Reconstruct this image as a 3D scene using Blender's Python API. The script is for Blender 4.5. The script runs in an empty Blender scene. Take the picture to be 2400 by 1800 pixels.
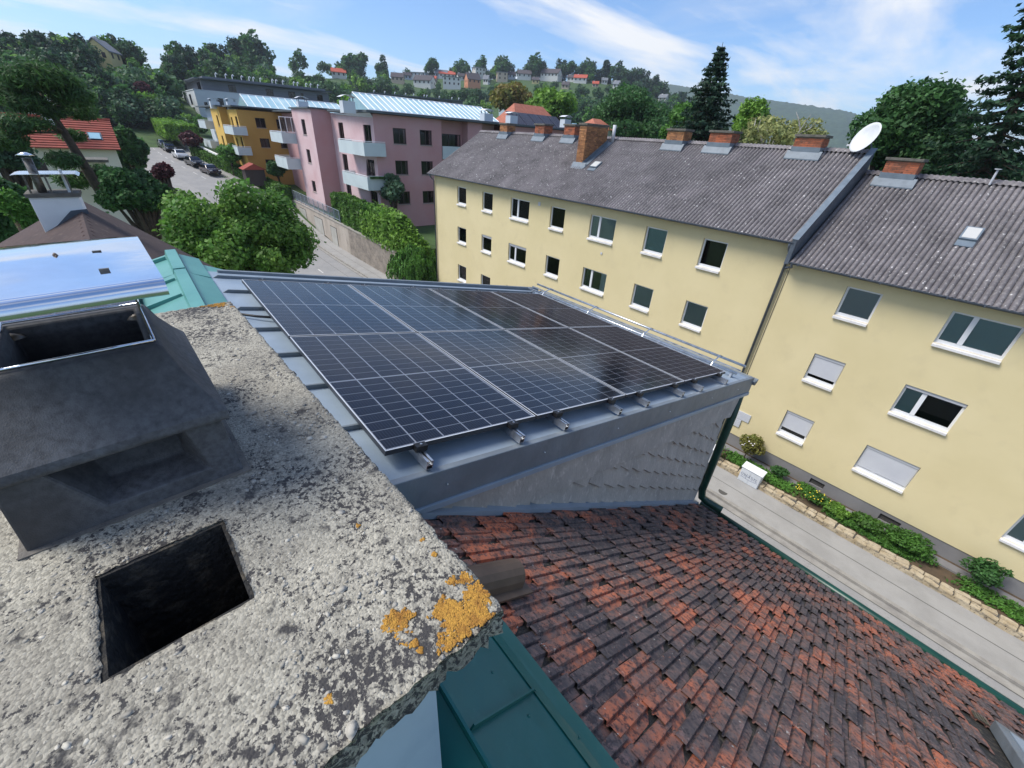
import bpy, math, random
import numpy as np
from mathutils import Vector, Matrix
random.seed(7); rng = np.random.default_rng(7)
scene = bpy.context.scene
COL = scene.collection
# ------------------------------------------------------------------ camera, sky, sun, exposure
F = 961.87                                   # focal length in pixels of a 2400 px wide frame
RC = np.array([[0.6410, 0.4250, -0.6390], [0.7660, -0.2910, 0.5730], [0.0580, -0.8570, -0.5120]])
u_, s_, vt_ = np.linalg.svd(RC); RC = u_ @ vt_
cam_data = bpy.data.cameras.new('camera'); cam = bpy.data.objects.new('camera', cam_data); COL.objects.link(cam)
cam_data.sensor_width = 36; cam_data.lens = F / 2400 * 36; cam_data.clip_start = 0.02; cam_data.clip_end = 9000
mw = Matrix.Identity(4)
for i in range(3):
    mw[i][0] = RC[i][0]; mw[i][1] = -RC[i][1]; mw[i][2] = -RC[i][2]
cam.matrix_world = mw
scene.camera = cam
SUN_EL = math.radians(54); SUN_AZ = math.atan2(-0.45, -0.75)      # the sun stands to the left (x=-, y=-)
sdir = Vector((math.cos(SUN_EL) * -0.62, math.cos(SUN_EL) * -0.785, math.sin(SUN_EL)))
sun_data = bpy.data.lights.new('sun', 'SUN'); sun_data.energy = 2.6; sun_data.angle = math.radians(26); sun_data.color = (1.0, 0.95, 0.88)
sun = bpy.data.objects.new('sun', sun_data); COL.objects.link(sun)
sun.rotation_euler = sdir.to_track_quat('Z', 'Y').to_euler()
world = bpy.data.worlds.new('World'); scene.world = world; world.use_nodes = True
wn = world.node_tree.nodes; wl = world.node_tree.links; wn.clear()
def wnode(t, **k):
    n = wn.new(t)
    for a, b in k.items(): setattr(n, a, b)
    return n
sky = wnode('ShaderNodeTexSky', sky_type='NISHITA', sun_disc=False, sun_elevation=SUN_EL,
            sun_rotation=math.atan2(sdir.x, sdir.y), air_density=1.0, dust_density=0.6, ozone_density=2.2, altitude=200)
tc = wnode('ShaderNodeTexCoord')
sep = wnode('ShaderNodeSeparateXYZ'); wl.new(tc.outputs['Generated'], sep.inputs[0])
def wmath(op, a, b=None):
    n = wnode('ShaderNodeMath', operation=op)
    for i, q in enumerate((a, b)):
        if q is None: continue
        if isinstance(q, (int, float)): n.inputs[i].default_value = q
        else: wl.new(q, n.inputs[i])
    return n.outputs[0]
zc = wmath('ADD', wmath('MAXIMUM', sep.outputs[2], 0.0), 0.10)
px_ = wmath('DIVIDE', sep.outputs[0], zc); py_ = wmath('DIVIDE', sep.outputs[1], zc)
cmb = wnode('ShaderNodeCombineXYZ'); wl.new(px_, cmb.inputs[0]); wl.new(py_, cmb.inputs[1])
mp = wnode('ShaderNodeMapping'); wl.new(cmb.outputs[0], mp.inputs[0])
mp.inputs['Rotation'].default_value = (0, 0, math.radians(28)); mp.inputs['Scale'].default_value = (0.75, 0.30, 1); mp.inputs['Location'].default_value = (8.2, 5.0, 0)
n1 = wnode('ShaderNodeTexNoise'); wl.new(mp.outputs[0], n1.inputs['Vector']); n1.inputs['Scale'].default_value = 1.5; n1.inputs['Detail'].default_value = 9; n1.inputs['Roughness'].default_value = 0.56; n1.inputs['Distortion'].default_value = 0.35
rp = wnode('ShaderNodeValToRGB'); wl.new(n1.outputs['Fac'], rp.inputs[0])
rp.color_ramp.elements[0].position = 0.47; rp.color_ramp.elements[1].position = 0.68
# a second, thinner veil
mp2 = wnode('ShaderNodeMapping'); wl.new(cmb.outputs[0], mp2.inputs[0]); mp2.inputs['Scale'].default_value = (0.5, 1.1, 1); mp2.inputs['Location'].default_value = (7.7, 2.2, 0); mp2.inputs['Rotation'].default_value = (0, 0, math.radians(-20))
n2 = wnode('ShaderNodeTexNoise'); wl.new(mp2.outputs[0], n2.inputs['Vector']); n2.inputs['Scale'].default_value = 0.55; n2.inputs['Detail'].default_value = 7; n2.inputs['Roughness'].default_value = 0.6
rp2 = wnode('ShaderNodeValToRGB'); wl.new(n2.outputs['Fac'], rp2.inputs[0]); rp2.color_ramp.elements[0].position = 0.50; rp2.color_ramp.elements[1].position = 0.85; rp2.color_ramp.elements[1].color = (.6, .6, .6, 1)
cf = wmath('MINIMUM', wmath('ADD', rp.outputs[0], rp2.outputs[0]), 0.93)
mix = wnode('ShaderNodeMixRGB'); wl.new(cf, mix.inputs[0])
tint = wnode('ShaderNodeMixRGB', blend_type='MULTIPLY'); tint.inputs[0].default_value = 1; wl.new(sky.outputs[0], tint.inputs[1]); tint.inputs[2].default_value = (0.68, 0.83, 1.02, 1)
wl.new(tint.outputs[0], mix.inputs[1]); mix.inputs[2].default_value = (5.7, 5.75, 5.8, 1)
bg = wnode('ShaderNodeBackground'); wl.new(mix.outputs[0], bg.inputs[0]); bg.inputs[1].default_value = 0.115
wo = wnode('ShaderNodeOutputWorld'); wl.new(bg.outputs[0], wo.inputs[0])
scene.view_settings.view_transform = 'Standard'; scene.view_settings.look = 'None'
scene.view_settings.exposure = 0.7; scene.view_settings.gamma = 1.0; scene.view_settings.use_curve_mapping = False
scene.render.engine = 'CYCLES'; scene.render.resolution_x = 1024; scene.render.resolution_y = 768
scene.cycles.max_bounces = 6; scene.cycles.diffuse_bounces = 3; scene.cycles.glossy_bounces = 3; scene.cycles.transmission_bounces = 3; scene.cycles.transparent_max_bounces = 6; scene.cycles.caustics_reflective = False; scene.cycles.caustics_refractive = False

# ------------------------------------------------------------------ helpers
def ray(u, v): return RC @ np.array([u - 1200.0, v - 900.0, F])
def onx(u, v, x): q = ray(u, v); return q * (x / q[0])
def ony(u, v, y): q = ray(u, v); return q * (y / q[1])
def onz(u, v, z): q = ray(u, v); return q * (z / q[2])
def s2l(c):
    c = c / 255.0
    return c / 12.92 if c <= 0.04045 else ((c + 0.055) / 1.055) ** 2.4
def RGB(r, g, b): return (s2l(r), s2l(g), s2l(b), 1.0)
MATS = {}
def M(name, base, rough=0.8, metal=0.0, var=None, scale=4.0, lo=0.4, hi=0.65, bump=0.0, bscale=60.0, spec=0.5,
      var2=None, scale2=40.0, lo2=0.55, hi2=0.7, island=0.0, coat=0.0, trans=0.0, stretch=None, bdist=0.02, detail=6.0):
    """procedural material: base colour, up to two noise-driven second colours, per-island value change, bump"""
    m = bpy.data.materials.new(name); m.use_nodes = True; nt = m.node_tree; N = nt.nodes; L = nt.links
    p = N['Principled BSDF']; p.inputs['Roughness'].default_value = rough; p.inputs['Metallic'].default_value = metal
    p.inputs['Specular IOR Level'].default_value = spec
    if coat: p.inputs['Coat Weight'].default_value = coat; p.inputs['Coat Roughness'].default_value = 0.03
    g = N.new('ShaderNodeNewGeometry'); vec = g.outputs['Position']
    if stretch:
        mpn = N.new('ShaderNodeMapping'); mpn.inputs['Scale'].default_value = stretch; L.new(vec, mpn.inputs[0]); vec = mpn.outputs[0]
    rgb = N.new('ShaderNodeRGB'); rgb.outputs[0].default_value = base; out = rgb.outputs[0]
    def blend(out, col, sc, lo, hi, seed):
        mp = N.new('ShaderNodeMapping'); mp.inputs['Location'].default_value = (seed, seed * 2.3, seed * .7); L.new(vec, mp.inputs[0])
        t = N.new('ShaderNodeTexNoise'); t.inputs['Scale'].default_value = sc; t.inputs['Detail'].default_value = detail; t.inputs['Roughness'].default_value = 0.62
        L.new(mp.outputs[0], t.inputs['Vector'])
        mr = N.new('ShaderNodeMapRange'); mr.inputs[1].default_value = lo; mr.inputs[2].default_value = hi; L.new(t.outputs['Fac'], mr.inputs[0])
        mx = N.new('ShaderNodeMixRGB'); L.new(mr.outputs[0], mx.inputs[0]); L.new(out, mx.inputs[1]); mx.inputs[2].default_value = col
        return mx.outputs[0]
    if var: out = blend(out, var, scale, lo, hi, 1.7)
    if var2: out = blend(out, var2, scale2, lo2, hi2, 9.1)
    if island:
        h = N.new('ShaderNodeHueSaturation'); mr = N.new('ShaderNodeMapRange'); L.new(g.outputs['Random Per Island'], mr.inputs[0])
        mr.inputs[3].default_value = 1 - island; mr.inputs[4].default_value = 1 + island
        L.new(mr.outputs[0], h.inputs['Value']); L.new(out, h.inputs['Color']); out = h.outputs[0]
    L.new(out, p.inputs['Base Color'])
    if bump:
        t = N.new('ShaderNodeTexNoise'); t.inputs['Scale'].default_value = bscale; t.inputs['Detail'].default_value = 5; L.new(vec, t.inputs['Vector'])
        b = N.new('ShaderNodeBump'); b.inputs['Strength'].default_value = bump; b.inputs['Distance'].default_value = bdist; L.new(t.outputs['Fac'], b.inputs['Height']); L.new(b.outputs[0], p.inputs['Normal'])
    if trans:
        tr = N.new('ShaderNodeBsdfTranslucent'); L.new(out, tr.inputs[0]); ms = N.new('ShaderNodeMixShader'); ms.inputs[0].default_value = trans
        L.new(p.outputs[0], ms.inputs[1]); L.new(tr.outputs[0], ms.inputs[2]); L.new(ms.outputs[0], N['Material Output'].inputs[0])
    MATS[name] = m
    return m
def glass_mat(name, tint=(1, 1, 1, 1), rough=0.01, ior=1.5):
    m = bpy.data.materials.new(name); m.use_nodes = True; nt = m.node_tree; N = nt.nodes; L = nt.links; N.remove(N['Principled BSDF'])
    t = N.new('ShaderNodeBsdfTransparent'); t.inputs[0].default_value = tint
    gl = N.new('ShaderNodeBsdfGlossy'); gl.inputs['Roughness'].default_value = rough
    fr = N.new('ShaderNodeFresnel'); fr.inputs[0].default_value = ior
    ms = N.new('ShaderNodeMixShader'); L.new(fr.outputs[0], ms.inputs[0]); L.new(t.outputs[0], ms.inputs[1]); L.new(gl.outputs[0], ms.inputs[2])
    L.new(ms.outputs[0], N['Material Output'].inputs[0]); MATS[name] = m
    return m
WM = {}
def wmat(o): return WM.get(o.name, Matrix.Identity(4))
def put(o, parent=None, mat=None):
    mat = mat or Matrix.Identity(4)
    if o.name not in COL.objects: COL.objects.link(o)
    if parent is not None:
        o.parent = parent; o.matrix_parent_inverse = wmat(parent).inverted()
    o.matrix_basis = mat; WM[o.name] = mat
    return o
def tag(o, label=None, cat=None, group=None, kind=None):
    if label: o['label'] = label
    if cat: o['category'] = cat
    if group: o['group'] = group
    if kind: o['kind'] = kind
    return o
def thing(name, label, cat, loc=(0, 0, 0), group=None):
    o = bpy.data.objects.new(name, None); o.empty_display_size = 0.2
    put(o, None, Matrix.Translation(Vector(loc))); return tag(o, label, cat, group)
def newobj(name, mesh, parent=None, mat=None): return put(bpy.data.objects.new(name, mesh), parent, mat)
def copyobj(src, parent=None, mat=None):
    o = src.copy(); o.parent = None; return put(o, parent, mat)
class MB:
    def __init__(s): s.v = []; s.f = []
    def add(s, vs, fs):
        o = len(s.v); s.v += [tuple(map(float, q)) for q in vs]; s.f += [tuple(i + o for i in q) for q in fs]; return s
    def obox(s, o, a, b, c):
        o, a, b, c = map(np.asarray, (o, a, b, c))
        return s.add([o, o + a, o + a + b, o + b, o + c, o + a + c, o + a + b + c, o + b + c],
                     [(0, 3, 2, 1), (4, 5, 6, 7), (0, 1, 5, 4), (1, 2, 6, 5), (2, 3, 7, 6), (3, 0, 4, 7)])
    def box(s, p, q):
        p = np.asarray(p, float); q = np.asarray(q, float); d = q - p
        return s.obox(p, (d[0], 0, 0), (0, d[1], 0), (0, 0, d[2]))
    def prism(s, poly, vec):
        n = len(poly); vec = np.asarray(vec, float); P = [np.asarray(q, float) for q in poly]
        return s.add(P + [q + vec for q in P], [tuple(range(n))[::-1], tuple(range(n, 2 * n))] + [(i, (i + 1) % n, n + (i + 1) % n, n + i) for i in range(n)])
    def quad(s, a, b, c, d): return s.add([a, b, c, d], [(0, 1, 2, 3)])
    def tube(s, pts, r, n=8, cap=True):
        P = [Vector(q) for q in pts]; m = len(P); R = r if isinstance(r, (list, tuple)) else [r] * m
        rings = []; ref = None
        for i in range(m):
            t = (P[min(i + 1, m - 1)] - P[max(i - 1, 0)]).normalized()
            if ref is None: ref = Vector((0, 0, 1)) if abs(t.z) < .9 else Vector((1, 0, 0))
            a = t.cross(ref).normalized(); b = t.cross(a).normalized(); ref = -b if False else a.cross(t).normalized()
            rings += [P[i] + (a * math.cos(2 * math.pi * k / n) + ref * math.sin(2 * math.pi * k / n)) * R[i] for k in range(n)]
        fs = [(i * n + k, i * n + (k + 1) % n, (i + 1) * n + (k + 1) % n, (i + 1) * n + k) for i in range(m - 1) for k in range(n)]
        if cap: fs += [tuple(range(n))[::-1], tuple(range((m - 1) * n, m * n))]
        return s.add(rings, fs)
    def mesh(s, name, mat, smooth=False):
        me = bpy.data.meshes.new(name); me.from_pydata(s.v, [], s.f)
        for q in (mat if isinstance(mat, (list, tuple)) else [mat]):
            if q is not None: me.materials.append(MATS[q] if isinstance(q, str) else q)
        if smooth: me.shade_smooth()
        me.update(); return me
    def build(s, name, mat, parent=None, smooth=False, bevel=0.0, mw=None):
        o = newobj(name, s.mesh(name, mat, smooth), parent, mw)
        if bevel:
            b = o.modifiers.new('bevel', 'BEVEL'); b.width = bevel; b.segments = 2; b.limit_method = 'ANGLE'
        return o
def npmesh(name, V, Q, mat, smooth=False, midx=None):
    V = np.asarray(V, np.float32); Q = np.asarray(Q, np.int32); k = Q.shape[1]
    me = bpy.data.meshes.new(name); me.vertices.add(len(V)); me.vertices.foreach_set('co', V.ravel())
    me.loops.add(Q.size); me.loops.foreach_set('vertex_index', Q.ravel())
    me.polygons.add(len(Q)); me.polygons.foreach_set('loop_start', np.arange(0, Q.size, k, dtype=np.int32))
    for q in (mat if isinstance(mat, (list, tuple)) else [mat]): me.materials.append(MATS[q])
    if midx is not None: me.polygons.foreach_set('material_index', np.asarray(midx, np.int32))
    me.update(calc_edges=True)
    if smooth: me.shade_smooth()
    return me
def lumps(C, R, seed=0):
    """many small rounded pebbles (octahedron split once, 8 faces): centres C (n,3), radii R (n,3)"""
    n = len(C); base = np.array([[1, 0, 0], [0, 1, 0], [-1, 0, 0], [0, -1, 0], [.0, 0, 1], [.7, .7, .55], [-.7, .7, .55], [-.7, -.7, .55], [.7, -.7, .55]], float)
    base[5:9] *= .86
    ang = np.random.default_rng(seed).uniform(0, 6.283, n); ca, sa = np.cos(ang), np.sin(ang)
    B = base[None] * R[:, None, :]
    X = B[..., 0] * ca[:, None] - B[..., 1] * sa[:, None]; Y = B[..., 0] * sa[:, None] + B[..., 1] * ca[:, None]
    V = np.stack([X, Y, B[..., 2]], -1) + C[:, None, :]
    T = np.array([(4, 5, 6), (4, 6, 7), (4, 7, 8), (4, 8, 5), (0, 1, 5), (1, 6, 5), (1, 2, 6), (2, 7, 6), (2, 3, 7), (3, 8, 7), (3, 0, 8), (0, 5, 8)])
    return V.reshape(-1, 3), (T[None] + (np.arange(n) * 9)[:, None, None]).reshape(-1, 3)
def leaf_quads(C, Nrm, size, rg, aspect=1.6, jitter=0.9, droop=0.0):
    """one leaf-like rhomb per centre, tilted at random about the given normal"""
    n = len(C); Nn = Nrm + rg.normal(0, jitter, (n, 3)); Nn /= np.linalg.norm(Nn, axis=1)[:, None] + 1e-9
    A = rg.normal(0, 1, (n, 3)); A[:, 2] -= droop; A -= (A * Nn).sum(1)[:, None] * Nn; A /= np.linalg.norm(A, axis=1)[:, None] + 1e-9
    B = np.cross(Nn, A); s = size * rg.uniform(.45, 1.5, n)[:, None]
    V = np.stack([C - A * s * aspect * .5, C + B * s * .5 + A * s * .08, C + A * s * aspect * .5, C - B * s * .5 + A * s * .08], 1).reshape(-1, 3)
    return V, np.arange(4 * n).reshape(n, 4)
def blob_points(blobs, n, rg, shell=0.62):
    """points and outward normals in the outer shell of a set of ellipsoids (cx,cy,cz,rx,ry,rz)"""
    B = np.array(blobs, float); w = (B[:, 3] * B[:, 4] + B[:, 4] * B[:, 5]); k = rg.choice(len(B), n, p=w / w.sum())
    d = rg.normal(0, 1, (n, 3)); d /= np.linalg.norm(d, axis=1)[:, None]
    r = shell + (1 - shell) * rg.uniform(0, 1, n) ** .6; r += rg.normal(0, .06, n); o_ = rg.uniform(0, 1, n) < .09; r[o_] *= rg.uniform(1.0, 1.32, o_.sum())
    return B[k, :3] + d * B[k, 3:] * r[:, None], d
# ------------------------------------------------------------------ materials of the near house
M('stack_sheet', RGB(186, 200, 212), 0.5, var=RGB(172, 188, 202), scale=3, bump=.2, bscale=8)
M('sheet_blue', RGB(150, 164, 176), 0.45, 0.0, var=RGB(134, 149, 162), scale=1.6, bump=0.15, bscale=3, bdist=.03, spec=.6)
M('sheet_dark', RGB(108, 116, 122), 0.5, var=RGB(122, 131, 138), scale=2.2, bump=.55, bscale=5, bdist=.03, spec=.6)
M('sheet_green', RGB(30, 106, 96), 0.32, var=RGB(26, 94, 86), scale=1.3, bump=.4, bscale=5, bdist=.02, spec=.6, var2=RGB(52, 118, 108), scale2=9, lo2=.6, hi2=.8)
M('sheet_teal', RGB(92, 150, 142), 0.42, var=RGB(78, 136, 130), scale=1.5, bump=.1, bscale=3, spec=.5)
M('green_paint', RGB(20, 62, 50), 0.35, var=RGB(26, 74, 60), scale=3)
M('alu', RGB(205, 208, 212), 0.32, 0.9, var=RGB(170, 174, 178), scale=12)
M('steel', (0.72, 0.75, 0.80, 1), 0.07, 1.0, var=(0.64, 0.67, 0.72, 1), scale=6, bump=.04, bscale=2.2, bdist=.05)
M('steel_dull', RGB(126, 122, 116), 0.42, 0.8, var=RGB(84, 78, 70), scale=18)
M('pv_frame', RGB(206, 210, 214), .35)
M('pv_frame_side', RGB(46, 48, 54), .4)
M('black_plastic', RGB(22, 22, 24), 0.5)
M('backsheet', RGB(240, 242, 244), 0.5)
M('slate', RGB(182, 177, 168), 0.85, var=RGB(158, 154, 147), scale=5, lo=.35, hi=.7, var2=RGB(200, 195, 186), scale2=22, island=.0, bump=.3, bscale=50, stretch=(1, 1, .55))
M('brown_plastic', RGB(104, 86, 70), 0.55, var=RGB(90, 74, 60), scale=8)
M('house_wall', RGB(200, 196, 186), 0.9, bump=.1)
M('soot', RGB(46, 45, 43), 0.95, var=RGB(104, 96, 82), scale=26, lo=.5, hi=.72, bump=.9, bscale=70, bdist=.02)
M('cowl_clay', RGB(66, 64, 63), 0.78, var=RGB(106, 108, 111), scale=3.2, lo=.38, hi=.68, var2=RGB(64, 64, 65), scale2=70, lo2=.40, hi2=.75, bump=.35, bscale=420, bdist=.003, detail=10)
M('lichen', RGB(178, 134, 56), 0.95, var=RGB(144, 100, 42), scale=60, island=.25)
M('pebble', RGB(172, 167, 154), 0.85, island=.38, var=RGB(140, 135, 126), scale=9, lo=.45, hi=.7, var2=RGB(60, 58, 57), scale2=30, lo2=.56, hi2=.64, detail=6)
M('mortar_pad', RGB(128, 122, 112), 0.95, var=RGB(104, 100, 94), scale=12, bump=.3, bscale=120)
def concrete_mat():
    m = M('slab_concrete', RGB(164, 159, 144), 0.93, var=RGB(136, 131, 119), scale=5, lo=.42, hi=.68, var2=RGB(70, 68, 66), scale2=22, lo2=.56, hi2=.66, detail=11)
    nt = m.node_tree; N = nt.nodes; L = nt.links; p = N['Principled BSDF']
    g = N.new('ShaderNodeNewGeometry'); v = N.new('ShaderNodeTexVoronoi'); v.inputs['Scale'].default_value = 230; L.new(g.outputs['Position'], v.inputs['Vector'])
    src = p.inputs['Base Color'].links[0].from_socket
    hs = N.new('ShaderNodeHueSaturation'); sp = N.new('ShaderNodeSeparateColor'); L.new(v.outputs['Color'], sp.inputs[0])
    mr = N.new('ShaderNodeMapRange'); mr.inputs[3].default_value = .68; mr.inputs[4].default_value = 1.3; L.new(sp.outputs[0], mr.inputs[0])
    L.new(mr.outputs[0], hs.inputs['Value']); L.new(src, hs.inputs['Color'])
    fine = N.new('ShaderNodeTexNoise'); fine.inputs['Scale'].default_value = 95; fine.inputs['Detail'].default_value = 4; fine.inputs['Roughness'].default_value = .7; L.new(g.outputs['Position'], fine.inputs['Vector'])
    patch = N.new('ShaderNodeTexNoise'); patch.inputs['Scale'].default_value = 4.5; patch.inputs['Detail'].default_value = 5; L.new(g.outputs['Position'], patch.inputs['Vector'])
    sm = N.new('ShaderNodeMath'); sm.operation = 'MULTIPLY_ADD'; L.new(patch.outputs['Fac'], sm.inputs[0]); sm.inputs[1].default_value = .55; L.new(fine.outputs['Fac'], sm.inputs[2])
    sr = N.new('ShaderNodeMapRange'); sr.inputs[1].default_value = .815; sr.inputs[2].default_value = .875; L.new(sm.outputs[0], sr.inputs[0])
    sx = N.new('ShaderNodeMixRGB'); L.new(sr.outputs[0], sx.inputs[0]); L.new(hs.outputs[0], sx.inputs[1]); sx.inputs[2].default_value = RGB(64, 62, 61); L.new(sx.outputs[0], p.inputs['Base Color'])
    b = N.new('ShaderNodeBump'); b.inputs['Strength'].default_value = .7; b.inputs['Distance'].default_value = .0025; b.invert = True
    L.new(v.outputs['Distance'], b.inputs['Height'])
    t = N.new('ShaderNodeTexNoise'); t.inputs['Scale'].default_value = 420; L.new(g.outputs['Position'], t.inputs['Vector'])
    b2 = N.new('ShaderNodeBump'); b2.inputs['Strength'].default_value = .5; b2.inputs['Distance'].default_value = .002; L.new(t.outputs['Fac'], b2.inputs['Height']); L.new(b.outputs[0], b2.inputs['Normal']); L.new(b2.outputs[0], p.inputs['Normal'])
concrete_mat()
def tile_mat():
    m = bpy.data.materials.new('clay_tile'); m.use_nodes = True; MATS['clay_tile'] = m; nt = m.node_tree; N = nt.nodes; L = nt.links; p = N['Principled BSDF']
    p.inputs['Roughness'].default_value = .9
    g = N.new('ShaderNodeNewGeometry'); oi = N.new('ShaderNodeObjectInfo')
    a = N.new('ShaderNodeMath'); a.operation = 'ADD'; L.new(g.outputs['Random Per Island'], a.inputs[0]); L.new(oi.outputs['Random'], a.inputs[1])
    fr0 = N.new('ShaderNodeMath'); fr0.operation = 'FRACT'; L.new(a.outputs[0], fr0.inputs[0]); fr = N.new('ShaderNodeMath'); fr.operation = 'MULTIPLY_ADD'; L.new(fr0.outputs[0], fr.inputs[0]); fr.inputs[1].default_value = .62; fr.inputs[2].default_value = .20
    def noise(sc, det=6, seed=0, rough=.6):
        mp = N.new('ShaderNodeMapping'); mp.inputs['Location'].default_value = (seed, seed * 1.7, seed); L.new(g.outputs['Position'], mp.inputs[0])
        t = N.new('ShaderNodeTexNoise'); t.inputs['Scale'].default_value = sc; t.inputs['Detail'].default_value = det; t.inputs['Roughness'].default_value = rough; L.new(mp.outputs[0], t.inputs['Vector']); return t.outputs['Fac']
    big = N.new('ShaderNodeMapRange'); L.new(noise(.8, 3, 4.0), big.inputs[0]); big.inputs[1].default_value = .35; big.inputs[2].default_value = .65; big.inputs[3].default_value = -.20; big.inputs[4].default_value = .32
    mot = N.new('ShaderNodeMapRange'); L.new(noise(11, 8, 7.0, .7), mot.inputs[0]); mot.inputs[1].default_value = .3; mot.inputs[2].default_value = .7; mot.inputs[3].default_value = -.34; mot.inputs[4].default_value = .42
    am = N.new('ShaderNodeMath'); am.operation = 'ADD'; L.new(fr.outputs[0], am.inputs[0]); L.new(mot.outputs[0], am.inputs[1])
    ad = N.new('ShaderNodeMath'); ad.operation = 'ADD'; ad.use_clamp = True; L.new(am.outputs[0], ad.inputs[0]); L.new(big.outputs[0], ad.inputs[1])
    rp = N.new('ShaderNodeValToRGB'); L.new(ad.outputs[0], rp.inputs[0]); e = rp.color_ramp.elements
    e[0].position = 0; e[0].color = RGB(66, 61, 62); e[1].position = 1; e[1].color = RGB(200, 116, 82)
    for pos, c in ((.25, RGB(88, 80, 79)), (.50, RGB(112, 96, 90)), (.74, RGB(150, 104, 86))): q = e.new(pos); q.color = c
    out = rp.outputs[0]
    def blend(out, fac, lo, hi, col, mx=1.0):
        mr = N.new('ShaderNodeMapRange'); mr.inputs[1].default_value = lo; mr.inputs[2].default_value = hi; mr.inputs[4].default_value = mx; L.new(fac, mr.inputs[0])
        x = N.new('ShaderNodeMixRGB'); L.new(mr.outputs[0], x.inputs[0]); L.new(out, x.inputs[1]); x.inputs[2].default_value = col; return x.outputs[0]
    out = blend(out, noise(6, 9, 1.0, .72), .53, .63, RGB(66, 61, 64), .85)
    out = blend(out, noise(30, 10, 2.0, .78), .50, .565, RGB(58, 53, 55), .85)
    out = blend(out, noise(17, 9, 3.0, .8), .56, .62, RGB(148, 118, 110), .75)
    out = blend(out, noise(26, 8, 8.0, .8), .60, .65, RGB(176, 112, 84), .8)
    out = blend(out, noise(30, 3, 6.0, .6), .69, .71, RGB(188, 184, 172), .95)
    L.new(out, p.inputs['Base Color'])
    b = N.new('ShaderNodeBump'); b.inputs['Strength'].default_value = .5; b.inputs['Distance'].default_value = .006; L.new(noise(45, 6, 5.0), b.inputs['Height']); L.new(b.outputs[0], p.inputs['Normal'])
tile_mat()
def cell_mat():
    m = M('solar_cell', RGB(34, 33, 46), .35, var=RGB(52, 46, 52), scale=1.2, lo=.4, hi=.6)
    nt = m.node_tree; N = nt.nodes; L = nt.links; p = N['Principled BSDF']; src = p.inputs['Base Color'].links[0].from_socket
    g = N.new('ShaderNodeNewGeometry'); sp = N.new('ShaderNodeSeparateXYZ'); L.new(g.outputs['Position'], sp.inputs[0])
    a = N.new('ShaderNodeMath'); a.operation = 'MULTIPLY'; a.inputs[1].default_value = 1 / .0178; L.new(sp.outputs[1], a.inputs[0])
    f = N.new('ShaderNodeMath'); f.operation = 'FRACT'; L.new(a.outputs[0], f.inputs[0])
    c = N.new('ShaderNodeMath'); c.operation = 'LESS_THAN'; c.inputs[1].default_value = .09; L.new(f.outputs[0], c.inputs[0])
    x = N.new('ShaderNodeMixRGB'); L.new(c.outputs[0], x.inputs[0]); L.new(src, x.inputs[1]); x.inputs[2].default_value = RGB(120, 122, 130); L.new(x.outputs[0], p.inputs['Base Color'])
cell_mat(); glass_mat('pv_glass', rough=.12, ior=1.55)
# ------------------------------------------------------------------ chimney with concrete cover slab (nearest thing)
A0 = math.radians(2.7); EX = np.array([math.cos(A0), math.sin(A0), 0]); EY = np.array([-math.sin(A0), math.cos(A0), 0]); C0 = np.array([-.2975, .287, 0])
def CH(lx, ly, z): return C0 + lx * EX + ly * EY + np.array([0, 0, z])
def chim_local(P): d = np.asarray(P) - C0; return d @ EX, d @ EY
class CB(MB):                                # boxes in the chimney's own directions
    def cbox(s, p, q):
        return s.obox(CH(*p), (q[0] - p[0]) * EX, (q[1] - p[1]) * EY, (0, 0, q[2] - p[2]))
chim = thing('chimney', 'wide chimney stack with lichen-spotted concrete cover slab, nearest thing in view', 'chimney', CH(-.93, -.44, -2.4))
st = CB()
for p, q in (((-1.78, -.80), (-1.70, -.105)), ((-.155, -.80), (-.075, -.105)), ((-1.70, -.80), (-.155, -.72)), ((-1.70, -.185), (-.155, -.105))): st.cbox((p[0], p[1], -2.6), (q[0], q[1], -.768))
st.build('stack', 'stack_sheet', chim)
HX0, HX1, HY0, HY1 = -.513, -.295, -.51, -.315
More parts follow.
